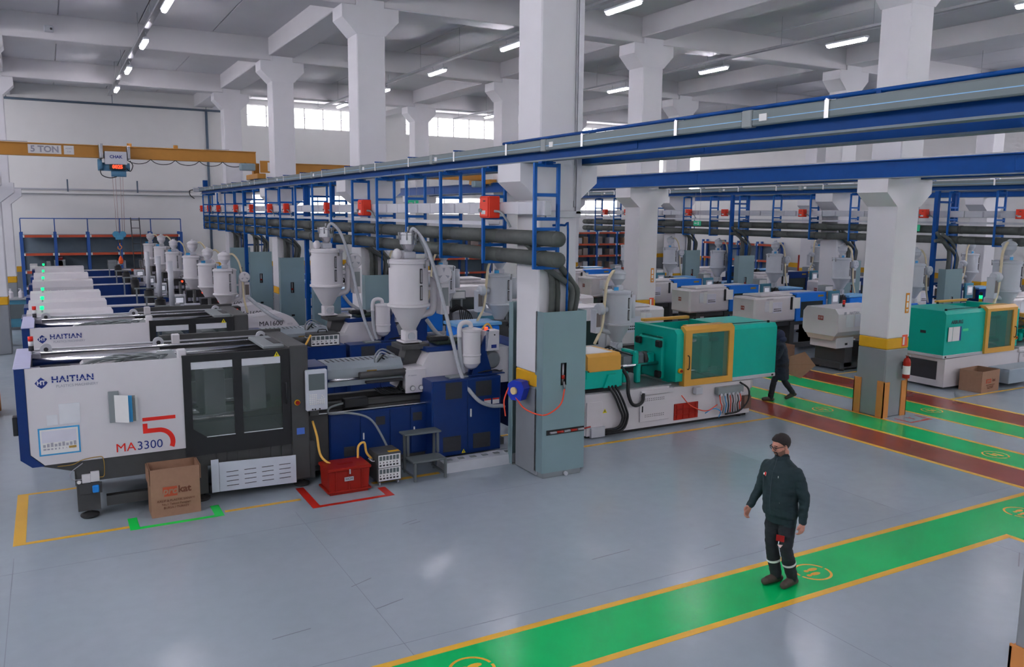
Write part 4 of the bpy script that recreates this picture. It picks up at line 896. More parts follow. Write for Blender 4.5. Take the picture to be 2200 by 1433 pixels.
def green_machine(loc, label, mirror, clamp=1.3, L=4.2):
    """teal machine with yellow door; x=0 at the injection end"""
    e = T('moulding_machine', label, 'machine', loc, group='green and yellow moulding machines', mirror=mirror)
    b = B(); b.prism([(0,.06),(0,.84),(2.0,.84),(2.0,.8),(L,.76),(L,.06)], 'y', 0, 1.45); b.o('machine_base', cream, e)
    bx(e, 'toe_recess', rubber, .05, .05, 0, 4.15, 1.4, .06, 0); bx(e, 'table_top', steeld, 0, .06, .841, 2.1, 1.4, .86, 0)
    pn = bx(e, 'access_panel', cream, 1.27, -.03, .18, 2.0, 0, .7, .008)
    b = B()
    for zz in (.28,.315,.6,.635):
        for k in range(11): b.cyl((1.4+.045*k,-.031,zz),(1.4+.045*k,-.034,zz),.009,n=6)
    b.o('vent_hole', inkk, pn); bx(pn, 'latch', black, 1.31, -.036, .38, 1.34, -.031, .5, 0)
    bx(e, 'panel_step', cream, 1.28, -.06, .72, 2.08, 0, .8, .01); bx(e, 'left_cover', cream, .02, -.03, .05, .38, 0, .7, .008); bx(e, 'cable_foot', lgrey, .1, -.08, .02, .42, 0, .22, .01); warn(e, .45, -.004, .5, .05)
    bn = bx(e, 'parts_bin', redd, 2.14, -.02, .12, 2.76, .02, .45, .005)
    for k in range(4): bx(bn, 'bin_rib', redd, 2.2+.16*k, -.03, .14, 2.215+.16*k, -.02, .43, 0)
    for k in range(2): bx(bn, 'bin_rib', redd, 2.15, -.03, .22+.1*k, 2.75, -.02, .235+.1*k, 0)
    # clamp cover
    x1 = 3.6; x2 = 3.6+clamp
    b = B(); b.prism([(0,.86),(0,1.86),(.06,1.94),(1.3,1.94),(1.36,1.86),(1.36,.86)], 'x', x1, x2); b.o('clamp_cover', gree, e); bx(e, 'cover_lip', lgrey, x1, -.01, .78, x2+.01, 1.37, .86, .01); bx(e, 'cover_roller', rubber, x2-.12, -.02, .79, x2-.04, .05, .85, .02)
    for y, xx in ((.12,x1+.1),(1.25,x1+.1),(.12,x2-.15)): cy(e, 'lifting_eye', rubber, (xx,y,1.94),(xx,y,1.985),.03,n=10)
    tb(e, 'top_rod', rubber, [(x1+.1,.12,1.97),(x2-.15,.12,1.97)], .008, 6, 0)
    d = B(); y0 = -.06
    d.prism([(-.06,.8),(-.06,1.93),(.02,2.0),(.1,2.0),(.1,.8)], 'x', 2.33, 2.5); d.prism([(-.06,.8),(-.06,1.93),(.02,2.0),(.1,2.0),(.1,.8)], 'x', 3.49, 3.62)
    d.prism([(-.06,1.86),(-.06,1.93),(.02,2.0),(.25,2.0),(.25,1.95)], 'x', 2.5, 3.49); d.box(2.5,-.06,.8,3.49,.0,.93); d = d.o('safety_door', yell, e)
    bx(d, 'window_pane', glassg, 2.5, -.03, .93, 3.49, -.02, 1.86, 0); handle_bar(d, 2.4, -.06, 1.15, 1.42); bx(d, 'pane_trim', inkk, 2.49, -.055, .92, 3.5, -.05, .935, 0)
    b = B(); b.prism([(0,.9),(0,1.86),(.08,1.94),(.2,1.94),(.2,.9)], 'x', 2.15, 2.33); b.box(2.15,.2,1.75,2.3,1.36,1.94); b.box(2.15,.2,.86,2.3,.42,1.75); b.box(2.15,1.1,.86,2.3,1.36,1.75); b.o('platen_frame', gree, e)
    b = B(); b.rb(2.08,.35,.9,2.3,1.15,1.72,.03); pl = b.o('fixed_platen', gree, e)
    for y in (.42,1.08):
        for z in (1.0,1.62): bx(pl, 'tie_nut', black, 2.0, y-.08, z-.07, 2.09, y+.08, z+.07, .02)
    bx(e, 'rear_door_top', yell, 2.35, 1.3, 1.95, 3.6, 1.42, 2.01, .01); bx(e, 'rear_wall', gree, 2.33, 1.34, .86, 3.6, 1.38, 1.9, .005)
    for y in (.42,1.08):
        for z in (1.0,1.62): cy(e, 'tie_bar', steel, (2.3,y,z),(3.6,y,z),.045)
    bx(e, 'moving_platen', gree, 3.05, .3, .95, 3.3, 1.15, 1.72, .03); bx(e, 'toggle_column', gree, 3.35, .4, .95, 3.45, 1.0, 1.8, .02); bx(e, 'mould_base', steeld, 2.35, .45, 1.1, 2.6, 1.0, 1.6, .01); cy(e, 'stop_button', must, (2.25,-.0,1.12),(2.25,-.05,1.12),.05,n=10); cy(e, 'stop_cap', redp, (2.25,-.05,1.12),(2.25,-.07,1.12),.028,n=10)
    # injection unit
    b = B(); b.prism([(.02,1.14),(.02,1.3),(.08,1.3),(.08,1.14)], 'y', 0, .2); b.box(-.05,.02,.95,.85,1.0,1.27); b.prism([(.4,.95),(.75,.95),(.68,1.2),(.5,1.2)], 'y', -.03, .02); b.o('carriage', gree, e)
    b = B(); b.prism([(0,1.27),(0,1.55),(.06,1.6),(.9,1.6),(1.0,1.5),(1.0,1.27)], 'x', .04, .8); b.o('drive_cover', yell, e); bx(e, 'cover_sheet', paper, .0, .12, 1.601, .68, .85, 1.605, 0)
    cy(e, 'barrel', steeld, (.8,.7,1.3),(1.95,.7,1.3),.1); bx(e, 'barrel_shroud', M('shroud', (88,94,98), .4, metal=.4), 1.2, .52, 1.15, 1.8, .88, 1.45, .05)
    for y in (.48,.92): cy(e, 'traverse_rod', steel, (.8,y,1.22),(2.1,y,1.22),.035,n=10)
    bx(e, 'support_bracket', gree, 1.5, .42, .86, 1.62, .52, 1.24, .02); bx(e, 'yoke', gree, 1.46, .46, 1.2, 1.6, .94, 1.5, .03); cy(e, 'band_heater', dgrey, (1.82,.7,1.3),(1.95,.7,1.3),.14); bx(e, 'nozzle_block', gree, 1.9, .55, 1.18, 2.06, .85, 1.42, .02); bx(e, 'support_bracket', gree, 1.15, .4, .9, 1.3, .95, 1.12, .02); bx(e, 'bracket_arm', gree, .85, .35, 1.1, 1.15, .6, 1.22, .02)
    for k in range(5): tb(e, 'hydraulic_line', black, [(.85,.4+.1*k,1.45),(1.1,.42+.1*k,1.5+.02*k),(1.3,.5+.08*k,1.46),(1.5,.5+.08*k,1.4)], .014, 6, 3)
    # cable bundles
    for k in range(3): tb(e, 'cable_bundle', black, [(.5+.08*k,-.02,.98),(.6+.07*k,-.09,.8),(.72+.07*k,-.1,.55),(.8+.06*k,-.1,.35),(.7+.05*k,-.1,.17-.03*k),(.42,-.06,.14-.03*k)], .024, 8, 4)
    tb(e, 'cable_bundle', black, [(.88,.1,1.3),(.95,-.02,1.1),(.95,-.06,.8),(1.02,-.09,.6),(1.15,-.09,.55),(1.28,-.09,.62),(1.32,-.05,.76)], .035, 8, 4)
    # valve manifold
    mf = bx(e, 'valve_manifold', mgrey, 3.2, -.12, .55, 3.9, 0, .7, .01)
    for k in range(6): cy(mf, 'valve_knob', lgrey, (3.27+.11*k,-.12,.55),(3.27+.11*k,-.14,.55),.03,n=10)
    for k in range(9): tb(e, 'coolant_hose', [redc,steeld,cyan,black,redc,black,steeld,black,redc][k], [(3.25+.07*k,-.1,.55),(3.25+.07*k,-.14,.4),(3.3+.06*k,-.13,.3+.02*(k % 3)),(3.3+.07*k,-.08,.15)], .012, 6, 3)
    tb(e, 'coolant_hose', redc, [(2.3,-.03,.62),(2.5,-.09,.4),(2.9,-.1,.25),(3.2,-.1,.35)], .01, 6, 4); tb(e, 'coolant_hose', cyan, [(2.9,-.08,.2),(3.1,-.1,.28),(3.3,-.1,.2),(3.25,-.1,.08)], .012, 6, 4)
    tb(e, 'coolant_hose', black, [(3.85,-.05,.75),(4.05,-.1,.6),(4.05,-.1,.35),(3.8,-.1,.15),(3.45,-.08,.12)], .02, 6, 4); bx(e, 'service_unit', lgrey, 2.6, -.12, .62, 2.78, -.02, .76, .01); bx(e, 'socket_block', M('sock_brown', (90,70,62), .5), 3.95, -.1, .18, 4.15, 0, .45, .01)
    for x in (3.95,): pad(e, x, .1, .8)
    if L < 4.5: bx(e, 'base_overhang', lgrey, 4.2, .1, .55, 4.38, 1.2, .76, .02)
    beacon(e, 1.75, 1.3, .86, [redlens, must, grn_l, inkk], .045, .09, .95)
    return e
ga = green_machine((8.6, 12.6, 0), 'green and yellow moulding machine behind the steel enclosure', False)
gb = green_machine((24.05, 12.3, 0), 'green and yellow moulding machine beyond the fire extinguisher column', True, 1.6, 5.1)
for x0, x1, mm in ((5.1,4.95,paper),(4.93,4.66,paper),(4.66,4.6,inkb)): B().box(x1,-.03,1.2,x0,-.022,1.55).o('document_file', mm, gb)
txt(gb, 'ARBURG', .12, 4.75, -.004, 1.66, inkk, bold=.004); bx(gb, 'maker_stripe', M('pale_green', (60,170,120), .5), 4.28, -.004, 1.42, 4.5, -.001, 1.48, 0)
n = bx(gb, 'number_plate', M('plate_red', (120,50,46), .5), 5.201, 1.1, 1.45, 5.205, 1.24, 1.6, 0); txt(n, '7', .12, 5.207, 1.17, 1.52, paper, 'l')
bx(gb, 'end_window', inkk, 5.1, .2, .22, 5.106, 1.15, .68, .002); bx(gb, 'drip_tray', M('tray_blue', (118,130,140), .4), 1.9, -.6, .1, 3.4, -.05, .46, .01)
bx(gb, 'air_outlet', inkk, 5.201, .5, 1.35, 5.206, .65, 1.42, 0)
for c in [c for c in gb.children if c.name.split('.')[0] in ('parts_bin','valve_manifold','coolant_hose','cable_bundle','service_unit','socket_block')]:
    for g in list(c.children): bpy.data.objects.remove(g)
    bpy.data.objects.remove(c)
# ================================================================ HOPPER DRYERS, LOADERS, HOSES
def hopper(loc, label, s=1.0, loader='steel', mat=None, side=1, blower='fan', group='white hopper dryers', hosem=None):
    """drying hopper; origin at the base flange"""
    mat = mat or white
    e = T('hopper_dryer', label, 'hopper', loc, group=group); e.scale = (s, s, s)
    bx(e, 'base_flange', mat, -.17, -.17, 0, .17, .17, .025, .006); bx(e, 'slide_gate', mat, -.11, -.11, .025, .11, .11, .2, .01)
    cy(e, 'sight_glass', lgrey, (0,-.11,.11),(0,-.135,.11),.065,n=18)
    B().lathe([(.1,.2),(.13,.24),(.33,.62)], n=28).o('cone', mat, e); B().lathe([(.33,.61),(.365,.62),(.365,.66),(.335,.67)], n=28).o('lower_rim', mat, e)
    B().lathe([(.335,.64),(.335,1.36)], n=28).o('drum', mat, e); B().lathe([(.335,1.34),(.355,1.35),(.355,1.39),(.3,1.42),(.0,1.43)], n=28).o('lid', mat, e)
    for z0, z1 in ((.74,.99),(1.02,1.27)):
        w = bx(e, 'level_window', inkk, .07, -.342, z0, .115, -.32, z1, .004); bx(w, 'level_glass', steeld, .08, -.344, z0+.02, .105, -.341, z1-.02, 0)
    for a in (60,180,300,120): cy(e, 'clasp', steeld, (.35*math.cos(R_(a)),.35*math.sin(R_(a)),1.28),(.36*math.cos(R_(a)),.36*math.sin(R_(a)),1.42),.014,n=6)
    bx(e, 'lid_box', lgrey, -.1, -.09, 1.43, .1, .09, 1.54, .008)
    if loader == 'steel':
        B().lathe([(.06,1.54),(.13,1.66),(.145,1.67),(.145,1.82),(.155,1.83),(.155,1.86),(.0,1.88)], n=22).o('loader', steel, e)
        for a in range(0,360,60): cy(e, 'loader_clasp', steeld, (.16*math.cos(R_(a)),.16*math.sin(R_(a)),1.74),(.17*math.cos(R_(a)),.17*math.sin(R_(a)),1.87),.012,n=6)
        cy(e, 'loader_valve', steeld, (0,0,1.88),(0,0,1.96),.02,n=8); B().ball((-.2,0,1.5), .1, 12, (.8,.8,1)).o('filter_dome', mat, e)
    else:
        B().lathe([(.08,1.54),(.08,1.56),(.17,1.7),(.17,1.8),(.185,1.81),(.185,1.84),(.14,1.89),(.05,1.93),(0,1.935)], n=22).o('loader', mat, e)
        cy(e, 'loader_valve', mat, (-.05,0,1.93),(.06,0,1.95),.03,n=8); bx(e, 'maker_badge', cyan, -.25, -.2, 1.44, -.12, -.19, 1.52, 0)
    sx = side
    # hot air blower, duct, control box
    if blower == 'fan':
        B().lathe([(.0,-.14),(.13,-.14),(.16,-.12),(.16,.0),(.1,.03),(.1,.12)], (sx*.55,-.1,1.16), 22, 'y').o('blower', mat, e)
        b = B()
        for k in range(3):
            a = R_(90+120*k); c = (sx*.55,1.16); b.add([(c[0]+r*math.cos(a+t), -.243, c[1]+r*math.sin(a+t)) for r, t in ((.03,0),(.11,-.25),(.11,.25))], [(0,1,2)])
        b.o('blower_slot', inkg, e)
    else:
        B().lathe([(.0,-.14),(.1,-.14),(.14,-.1),(.14,.02),(.07,.06),(.07,.16)], (sx*.5,-.05,1.0), 20, 'x').o('blower', mat, e); cy(e, 'filter_drum', mat, (-sx*.42,.05,.75),(-sx*.42,.05,1.3),.12)
    tb(e, 'hot_air_duct', mat, [(sx*.46,.0,1.1),(sx*.46,.0,.8),(sx*.46,0,.62),(sx*.42,0,.5),(sx*.32,0,.47),(sx*.15,0,.42)], .062, 12, 4)
    cbx = bx(e, 'control_box', mat, sx*.62-.07, -.12, .45, sx*.62+.09, .1, 1.0, .01); bx(cbx, 'control_face', M('ctrl_brown', (84,78,76), .5) if loader != 'steel' else mgrey, sx*.62-.05, -.124, .6, sx*.62+.07, -.121, .92, 0)
    bx(e, 'duct_bracket', mat, min(sx*.33,sx*.56), -.02, .88, max(sx*.33,sx*.56), .02, .93, 0)
    hm = hosem or hose_m
    if hosem is not None: tb(e, 'suction_hose', hm, [(.1,0,1.8),(.25,-.05,1.86),(.42,-.1,1.6),(.5,-.12,1.1),(.52,-.15,.5),(.6,-.2,.05)], .03, 10, 4)
    return e
hopper((5.33, 13.2, 2.0), 'tall white hopper dryer with steel loader on the nearest machine')
h2 = hopper((5.18, 17.45, 2.0), 'tall white hopper dryer with steel loader on the second machine')
hs = hopper((3.75, 21.25, 1.66), '', .8, 'white', side=1, hosem=hosec, group='small white hopper dryers')
hs['label'] = 'small white hopper dryer with fan, nearest of the hooded machines'
for i, (y, s) in enumerate(((23.6,.8),(26.25,.86),(30.55,.8),(33.95,.84),(37.85,.82))):
    h = dup(hs, (3.75, y, 1.66), 'small white hopper dryer on the %s hooded machine' % ORD[i+1]); h.scale = (s,s,s)
lg = M('hopper_grey', (150,154,160), .42, var=.03)
hc = hopper((22.72, 18.6, 1.64), 'pale grey hopper dryer on the third machine of the lane row', .85, 'white', lg, 1, 'fan', 'pale grey hopper dryers', hosec)
for i, (y, n) in enumerate(((21.5,'fourth'),(24.4,'fifth'),(27.25,'sixth'),(30.2,'seventh'))): dup(hc, (22.72, y, 1.64), 'pale grey hopper dryer on the %s machine of the lane row' % n)
dup(hc, (22.2, 15.6, 1.64), 'pale grey hopper dryer on the chamfered white machine')
hg = hopper((10.03, 13.62, 1.45), 'pale grey dryer with curved duct on the first green machine', .86, 'white', lg, -1, 'drum', 'pale grey hopper dryers')
tb(hg, 'suction_hose', hosec, [(-.05,0,1.85),(-.2,-.05,1.86),(-.35,-.05,1.6),(-.42,-.08,1.2),(-.5,-.1,.6),(-.7,-.1,.2)], .035, 10, 4)
hg2 = dup(hg, (22.9, 13.3, 1.55), 'pale grey dryer with curved duct on the second green machine'); hg2.scale = (1.05,1.05,1.05)
for i, y in enumerate((16.3,19.3,22.3)): 
    q = dup(hg, (8.75, y, 1.65), 'pale grey dryer on the %s machine behind the first green one' % ORD[i]); 
for i, y in enumerate((18.7,22.1,25.7)): dup(hg, (29.8, y, 1.65), 'pale grey dryer on the far machines beyond the pipe frames, %s' % ORD[i])

def vacuum_loader(loc, label, lamp):
    e = T('vacuum_loader', label, 'vacuum pump', loc, group='vacuum loaders')
    B().lathe([(.02,.08),(.1,.12),(.165,.2),(.165,.32),(.175,.33),(.175,.35),(.165,.36),(.165,.74),(.178,.75),(.178,.78),(.1,.8),(0,.805)], n=22).o('filter_drum', white, e)
    tb(e, 'inlet_pipe', white, [(0,0,.8),(-.02,0,.87),(-.1,0,.9),(-.19,0,.87),(-.22,0,.78),(-.22,0,.65)], .04, 12, 4); tb(e, 'inlet_hose', hose_m, [(-.22,0,.65),(-.21,0,.4),(-.16,0,.1),(-.12,0,.04)], .036, 10, 4)
    b = B(); b.prism([(.0,0),(.2,.55),(.28,.75),(.32,.75),(.27,.35),(.38,0)], 'y', -.06, -.02); b.prism([(.0,0),(.2,.55),(.28,.75),(.32,.75),(.27,.35),(.38,0)], 'y', .1, .14); b.o('stand', navy, e)
    B().lathe([(.0,-.08),(.13,-.08),(.16,-.04),(.16,.06),(.1,.1)], (.4,.03,.22), 22, 'y').o('blower', steeld, e); cy(e, 'blower_motor', steeld, (.15,.03,.2),(.3,.03,.2),.08,n=14)
    cb = bx(e, 'control_box', white, .24, -.06, .38, .52, .14, .74, .01); bx(cb, 'label_plate', inkb, .36, -.064, .43, .46, -.061, .49, 0); cy(cb, 'knob', inkk, (.42,-.06,.66),(.42,-.075,.66),.012,n=8)
    cy(e, 'lamp', lamp, (.3,.02,.74),(.3,.02,.79),.03,n=12); bx(e, 'base_plate', navy, -.15, -.12, -.02, .6, .2, 0, .004)
    for k in range(2): tb(e, 'cable', black, [(.1+.1*k,-.05,.02),(.3+.1*k,-.12,.06),(.5,-.1,.03),(.6,-.02,.02)], .01, 6, 3)
    return e
v1 = vacuum_loader((6.21, 12.58, 1.465), 'white vacuum loader with red lamp on the navy cabinet of the nearest machine', red_l)
dup(v1, (6.19, 16.83, 1.465), 'white vacuum loader on the navy cabinet of the second machine')
def hose(name, label, mat, pts, r, res=6): e = T(name, label, 'hose', (0,0,0)); tb(e, 'hose', mat, pts, r, 12, res); B().cyl(pts[-1], Vector(pts[-1])+Vector((0,0,-.03)), r*1.2, n=10).o('cuff', steeld, e); return e
hose('clear_hose', 'long clear hose sweeping from the nearest hopper down the navy cabinet', hose_m, [(5.36,13.18,3.85),(5.42,13.15,3.92),(5.59,13.0,3.62),(5.7,12.88,3.15),(5.79,12.76,2.64),(5.89,12.62,2.03),(5.98,12.45,1.45),(6.15,12.27,1.11),(6.4,12.25,.96),(6.68,12.28,.92)], .033)
hose('clear_hose', 'second clear hose between the nearest hopper lid and its loader', hose_m, [(5.5,13.2,3.8),(5.62,13.15,3.6),(5.64,13.15,3.43)], .03)
hose('clear_hose', 'clear hose curving from the nearest hopper blower behind the white loader', hose_m, [(5.7,13.3,2.35),(5.9,13.3,2.1),(6.1,13.25,2.0),(6.3,13.2,2.05)], .036)
hose('clear_hose', 'long clear hose sweeping from the second hopper down to its machine', hose_m, [(5.2,17.43,3.83),(5.29,17.4,3.95),(5.45,17.3,3.75),(5.58,17.2,3.3),(5.67,17.05,2.68),(5.8,16.9,1.95),(6.0,16.8,1.36)], .033)
hose('clear_hose', 'clear hose curving from the second hopper blower', hose_m, [(5.55,17.5,2.4),(5.7,17.45,2.2),(5.95,17.4,2.05),(6.1,17.3,2.05)], .036)
hose('clear_hose', 'pale hose leaning from the hooded machine hopper toward the injection cover', hose_m, [(4.25,21.1,2.1),(4.5,20.95,1.85),(4.8,20.85,1.6),(5.0,20.85,1.5)], .045)
hose('yellow_cable', 'yellow cables looping behind the nearest machine tail', orng, [(6.65,13.1,2.1),(6.85,13.2,2.22),(7.0,13.25,2.05),(7.15,13.2,1.8),(7.35,13.1,1.75)], .02)
hose('yellow_cable', 'yellow cables from the temperature controller on the second machine', orng, [(4.55,16.55,1.72),(4.4,16.5,1.5),(4.2,16.45,1.3),(4.0,16.45,1.1),(3.9,16.4,.8)], .02)
hose('orange_hose', 'orange hoses running down to the red toolbox', orng, [(3.4,12.4,1.0),(3.42,12.25,.8),(3.45,12.15,.5),(3.6,11.98,.36)], .018)
hose('orange_hose', 'orange hose loop from the toolbox to the controller', orng, [(3.98,12.0,.44),(4.0,12.02,.62),(4.1,12.04,.66),(4.13,12.03,.5),(4.2,12.0,.4)], .018)
# ================================================================ THINGS ON THE FLOOR
def carton(loc, label, w, d, h, rz=0, printed=True, open_=True):
    e = T('cardboard_box', label, 'box', loc, rz)
    t = .008
    b = B(); b.box(0,0,0,w,t,h); b.box(0,d-t,0,w,d,h); b.box(0,t,0,t,d-t,h); b.box(w-t,t,0,w,d-t,h); b.box(t,t,0,w-t,d-t,t); b.o('walls', card, e)
    if open_:
        bx(e, 'flap', card, -.02, .02, h-.22, -.008, d-.02, h, 0); bx(e, 'flap', card, w+.008, .02, h-.2, w+.02, d-.02, h, 0)
    else: bx(e, 'lid', card, 0, 0, h, w, d, h+.008, 0)
    if printed:
        bx(e, 'print_block', M('print_rust', (140,62,40), .8), w*.24, -.002, h*.42, w*.53, -.0005, h*.62, 0); txt(e, 'pro', h*.2, w*.385, -.003, h*.53, card, bold=.004, shear=.25); txt(e, 'kat', h*.2, w*.68, -.003, h*.54, M('print_brown', (84,50,36), .8), bold=.004)
        for k, s in enumerate(('KALIP & PLASTIK SANAYI','No.1 Tekstil Pasajlari','BURSA / TURKEY')): txt(e, s, h*.065, w*.5, -.003, h*(.33-.075*k), M('print_brown', (84,50,36), .8))
    return e
carton((1.02, 11.95, 0), 'open cardboard box with rust print standing before the nearest machine', .64, .42, .68)
carton((19.42, 11.63, 0), 'cardboard box on the floor before the second green machine', .8, .55, .52, R_(4))
carton((18.75, 17.2, 0), 'small cardboard box under the white machine by the lane', .45, .4, .4, 0, False)
e = T('toolbox_crate', 'red plastic crate with lid inside the red floor marking', 'crate', (3.43, 11.7, 0))
b = B(); b.prism([(.02,0),(.61,0),(.64,.36),(-.0,.36)], 'y', .02, .46); b.o('body', redp, e); bx(e, 'lid', redp, -.02, -.01, .36, .66, .49, .41, .012); bx(e, 'lid_grip', M('dark_red', (110,18,10), .5), .2, .2, .411, .44, .28, .418, .004); bx(e, 'rim', redp, -.02, .0, .03, .66, .48, .06, .006)
for x in (.1,.3,.5): bx(e, 'rib', redp, x, .008, .06, x+.02, .02, .36, .003)
bx(e, 'nameplate', lgrey, .24, -.004, .2, .38, .007, .26, 0); txt(e, 'HCM', .05, .31, -.006, .23, inkk); bx(e, 'latch', lgrey, .31, -.02, .31, .33, -.01, .38, 0)
def controller(loc, label, w, h, rows, castors=True, handle=False):
    e = T('temperature_controller', label, 'controller', loc, group='hot runner controllers')
    z0 = .06 if castors else 0
    bx(e, 'case', dgrey, 0, 0, z0, w, .4, z0+h, .012)
    for r in range(rows):
        hh = (h-.04)/rows; f = bx(e, 'front_plate', paper, .02, -.008, z0+.02+r*hh, w-.02, -.001, z0+.01+(r+1)*hh, .002); b = B(); c = B()
        for k in range(6):
            x = .035+(w-.07)*k/6; b.box(x,-.011,z0+.02+r*hh+hh*.55,x+(w-.07)/8,-.008,z0+.02+r*hh+hh*.88); c.box(x,-.011,z0+.02+r*hh+hh*.12,x+(w-.07)/10,-.008,z0+.02+r*hh+hh*.24)
            c.box(x+.005,-.011,z0+.02+r*hh+hh*.34,x+.02,-.008,z0+.02+r*hh+hh*.44)
        b.o('display', screen, f); c.o('switch', inkk, f)
    if castors:
        for x in (.05,w-.05):
            for y in (.05,.35): cy(e, 'castor', inkg, (x-.012,y,.03),(x+.012,y,.03),.03,n=10); 
    tb(e, 'handle', lgrey, [(-.005,.1,z0+h*.7),(-.04,.12,z0+h*.7),(-.04,.28,z0+h*.7),(-.005,.3,z0+h*.7)], .008, 6, 2)
    if handle: tb(e, 'top_handle', black, [(w*.35,.2,z0+h),(w*.38,.2,z0+h+.06),(w*.62,.2,z0+h+.06),(w*.65,.2,z0+h)], .012, 8, 2)
    else: bx(e, 'warning_label', must, w*.5, .02, z0+h, w*.95, .1, z0+h+.002, 0)
    return e
controller((4.22, 11.8, 0), 'grey temperature controller on castors beside the red crate', .4, .46, 2)
controller((4.55, 16.6, 1.46), 'grey temperature controller with handle on the second machine cabinet', .62, .26, 1, False, True)
bx(m2, 'controller_stand', navy, 4.5, .0, 1.02, 5.3, .5, 1.46, .008)
e = T('step_stool', 'dark grey metal two-step stool before the navy cabinet', 'stool', (4.8, 11.72, 0)); sg = M('stool_grey', (72,78,80), .5)
bx(e, 'upper_tread', sg, -.02, .34, .66, .62, .6, .69, .006); bx(e, 'lower_tread', sg, -.02, 0, .3, .56, .34, .33, .006)
for x in (0,.52):
    bx(e, 'leg', sg, x, .0, 0, x+.04, .04, .3, .004); bx(e, 'leg', sg, x+.04, .54, 0, x+.08, .58, .66, .004); bx(e, 'leg', sg, x+.02, .34, .33, x+.06, .38, .66, .004); bx(e, 'side_bar', sg, x, .04, .06, x+.03, .54, .09, .004)
e = T('cable_ramp', 'pale floor cable cover running to the column foot', 'cable cover', (5.4, 11.9, 0)); B().prism([(0,0),(.03,.16),(.28,.18),(.34,0)], 'x', 0, 1.45).o('cover', M('ramp_grey', (150,154,160), .4), e)
for k in range(6): bx(e, 'hazard_mark', mgrey, .1+.22*k, .12, .171, .2+.22*k, .2, .181, 0)
bx(e, 'end_flap', M('ramp_grey', (150,154,160), .4), 1.45, -.02, 0, 1.6, .34, .1, .005)
# racking along the back wall
def racking(x0, y, n, wd, label, levels, facing='f', goods=True, d=.9):
    e = T('pallet_rack', label, 'rack', (x0, y, 0), R_(90) if facing == 'r' else 0)
    for k in range(n+1):
        for yy in (0,d): bx(e, 'upright', rackb, k*wd-.06, yy, 0, k*wd+.06, yy+.1, levels[-1]+.12, 0)
    for k in range(n):
        for z in levels: bx(e, 'beam', orac, k*wd+.12, -.03, z-.11, (k+1)*wd-.12, .03, z, 0); 
        for z in levels: bx(e, 'beam_end', paper, k*wd+.07, -.035, z-.11, k*wd+.13, .03, z, 0); bx(e, 'beam_end', paper, (k+1)*wd-.13, -.035, z-.11, (k+1)*wd-.07, .03, z, 0)
        for z in levels: bx(e, 'shelf_deck', rackd, k*wd+.06, .03, z-.02, (k+1)*wd-.06, d, z, 0)
    bx(e, 'back_sheet', rackd, 0, d+.1, 0, n*wd, d+.12, levels[-1], 0)
    return e
rk = racking(-1.0, 42.2, 5, 1.31, 'blue and orange racking with guard rail along the back wall', [.8,1.5,2.28,3.08])
for k in range(6): cy(rk, 'guard_post', rackb, (k*1.31,.05,3.2),(k*1.31,.05,3.8),.022,n=6)
cy(rk, 'guard_rail', rackb, (0,.05,3.8),(6.55,.05,3.8),.022,n=6)
ld = T('rack_ladder', 'dark ladder leaning on the racking', 'ladder', (3.45, 41.9, 0))
for x in (0,.36): cy(ld, 'stile', dgrey, (x,-.25,.0),(x-.06,.2,3.85),.022,n=6)
for k in range(10): z = .5+k*.36; cy(ld, 'rung', dgrey, (-.06*z/3.85,-.25+.45*z/3.85,z),(.36-.06*z/3.85,-.25+.45*z/3.85,z),.015,n=6)
gd = 0
def goods(x, y, z, w, d, h, mat, lab): 
    e = T('stored_bin', lab, 'storage bin', (x, y, z), group='goods on the racking'); bx(e, 'bin', mat, 0, 0, 0, w, d, h, .01); bx(e, 'bin_lid', inkg, .01, -.005, h-.05, w-.01, .0, h-.03, 0)
for i, (x, w, h, m_) in enumerate(((-.75,.3,.3,paper),(-.1,.16,.42,mgrey),(.2,.45,.48,mgrey),(.35,.2,.62,redp),(2.35,.38,.42,mgrey),(2.75,.35,.38,lgrey),(3.7,.35,.42,lgrey),(4.15,.3,.4,mgrey),(4.6,.35,.42,brown))):
    goods(x, 42.3, 1.5, w, .5, h, m_, ['white drum on the back rack','slim grey case on the back rack','grey bin on the back rack beside the slim case','tall red box on the back rack','dark bin on the back rack, middle bay','pale bin on the back rack, middle bay','pale bin on the back rack by the ladder','grey bin on the back rack by the ladder','brown bin on the back rack, last bay'][i])
r2 = racking(26.5, 42.3, 5, 1.5, 'blue and orange racking with cartons under the far low windows', [.9,1.7,2.4,3.1])
k = 0
for b_ in range(5):
    for z in (.9,1.7,2.4):
        for j in range(3):
            if (b_+j) % 4 == 3: continue
            goods(26.62+b_*1.5+j*.44, 42.4, z, .34, .5, .3+.06*((b_+j) % 3), [brown,lgrey,card,brown][(b_*2+j+int(z*3)) % 4], 'carton stored on the far racking, %s bay, %s shelf, %s from its upright' % (ORD[b_], 'low' if z < 1 else ('middle' if z < 2 else 'high'), ORD[j]))
r3 = racking(XW-.45, 33.2, 4, 1.5, 'red and blue shelving along the side wall', [.9,1.7,2.6], 'r', d=.35)
r3.rotation_euler = (0,0,R_(-90)); r3.location = (XW-.5, 39.2, 0)
r4 = racking(17.6, 42.3, 4, 1.5, 'blue and orange racking behind the nearest hopper', [.9,1.7,2.4,3.1])
for b_ in range(4):
    for z in (1.7,2.4): goods(17.9+b_*1.5, 42.4, z, .5, .5, .35, brown, 'carton on the racking behind the hopper, %s bay, %s shelf' % (ORD[b_], 'lower' if z < 2 else 'upper'))
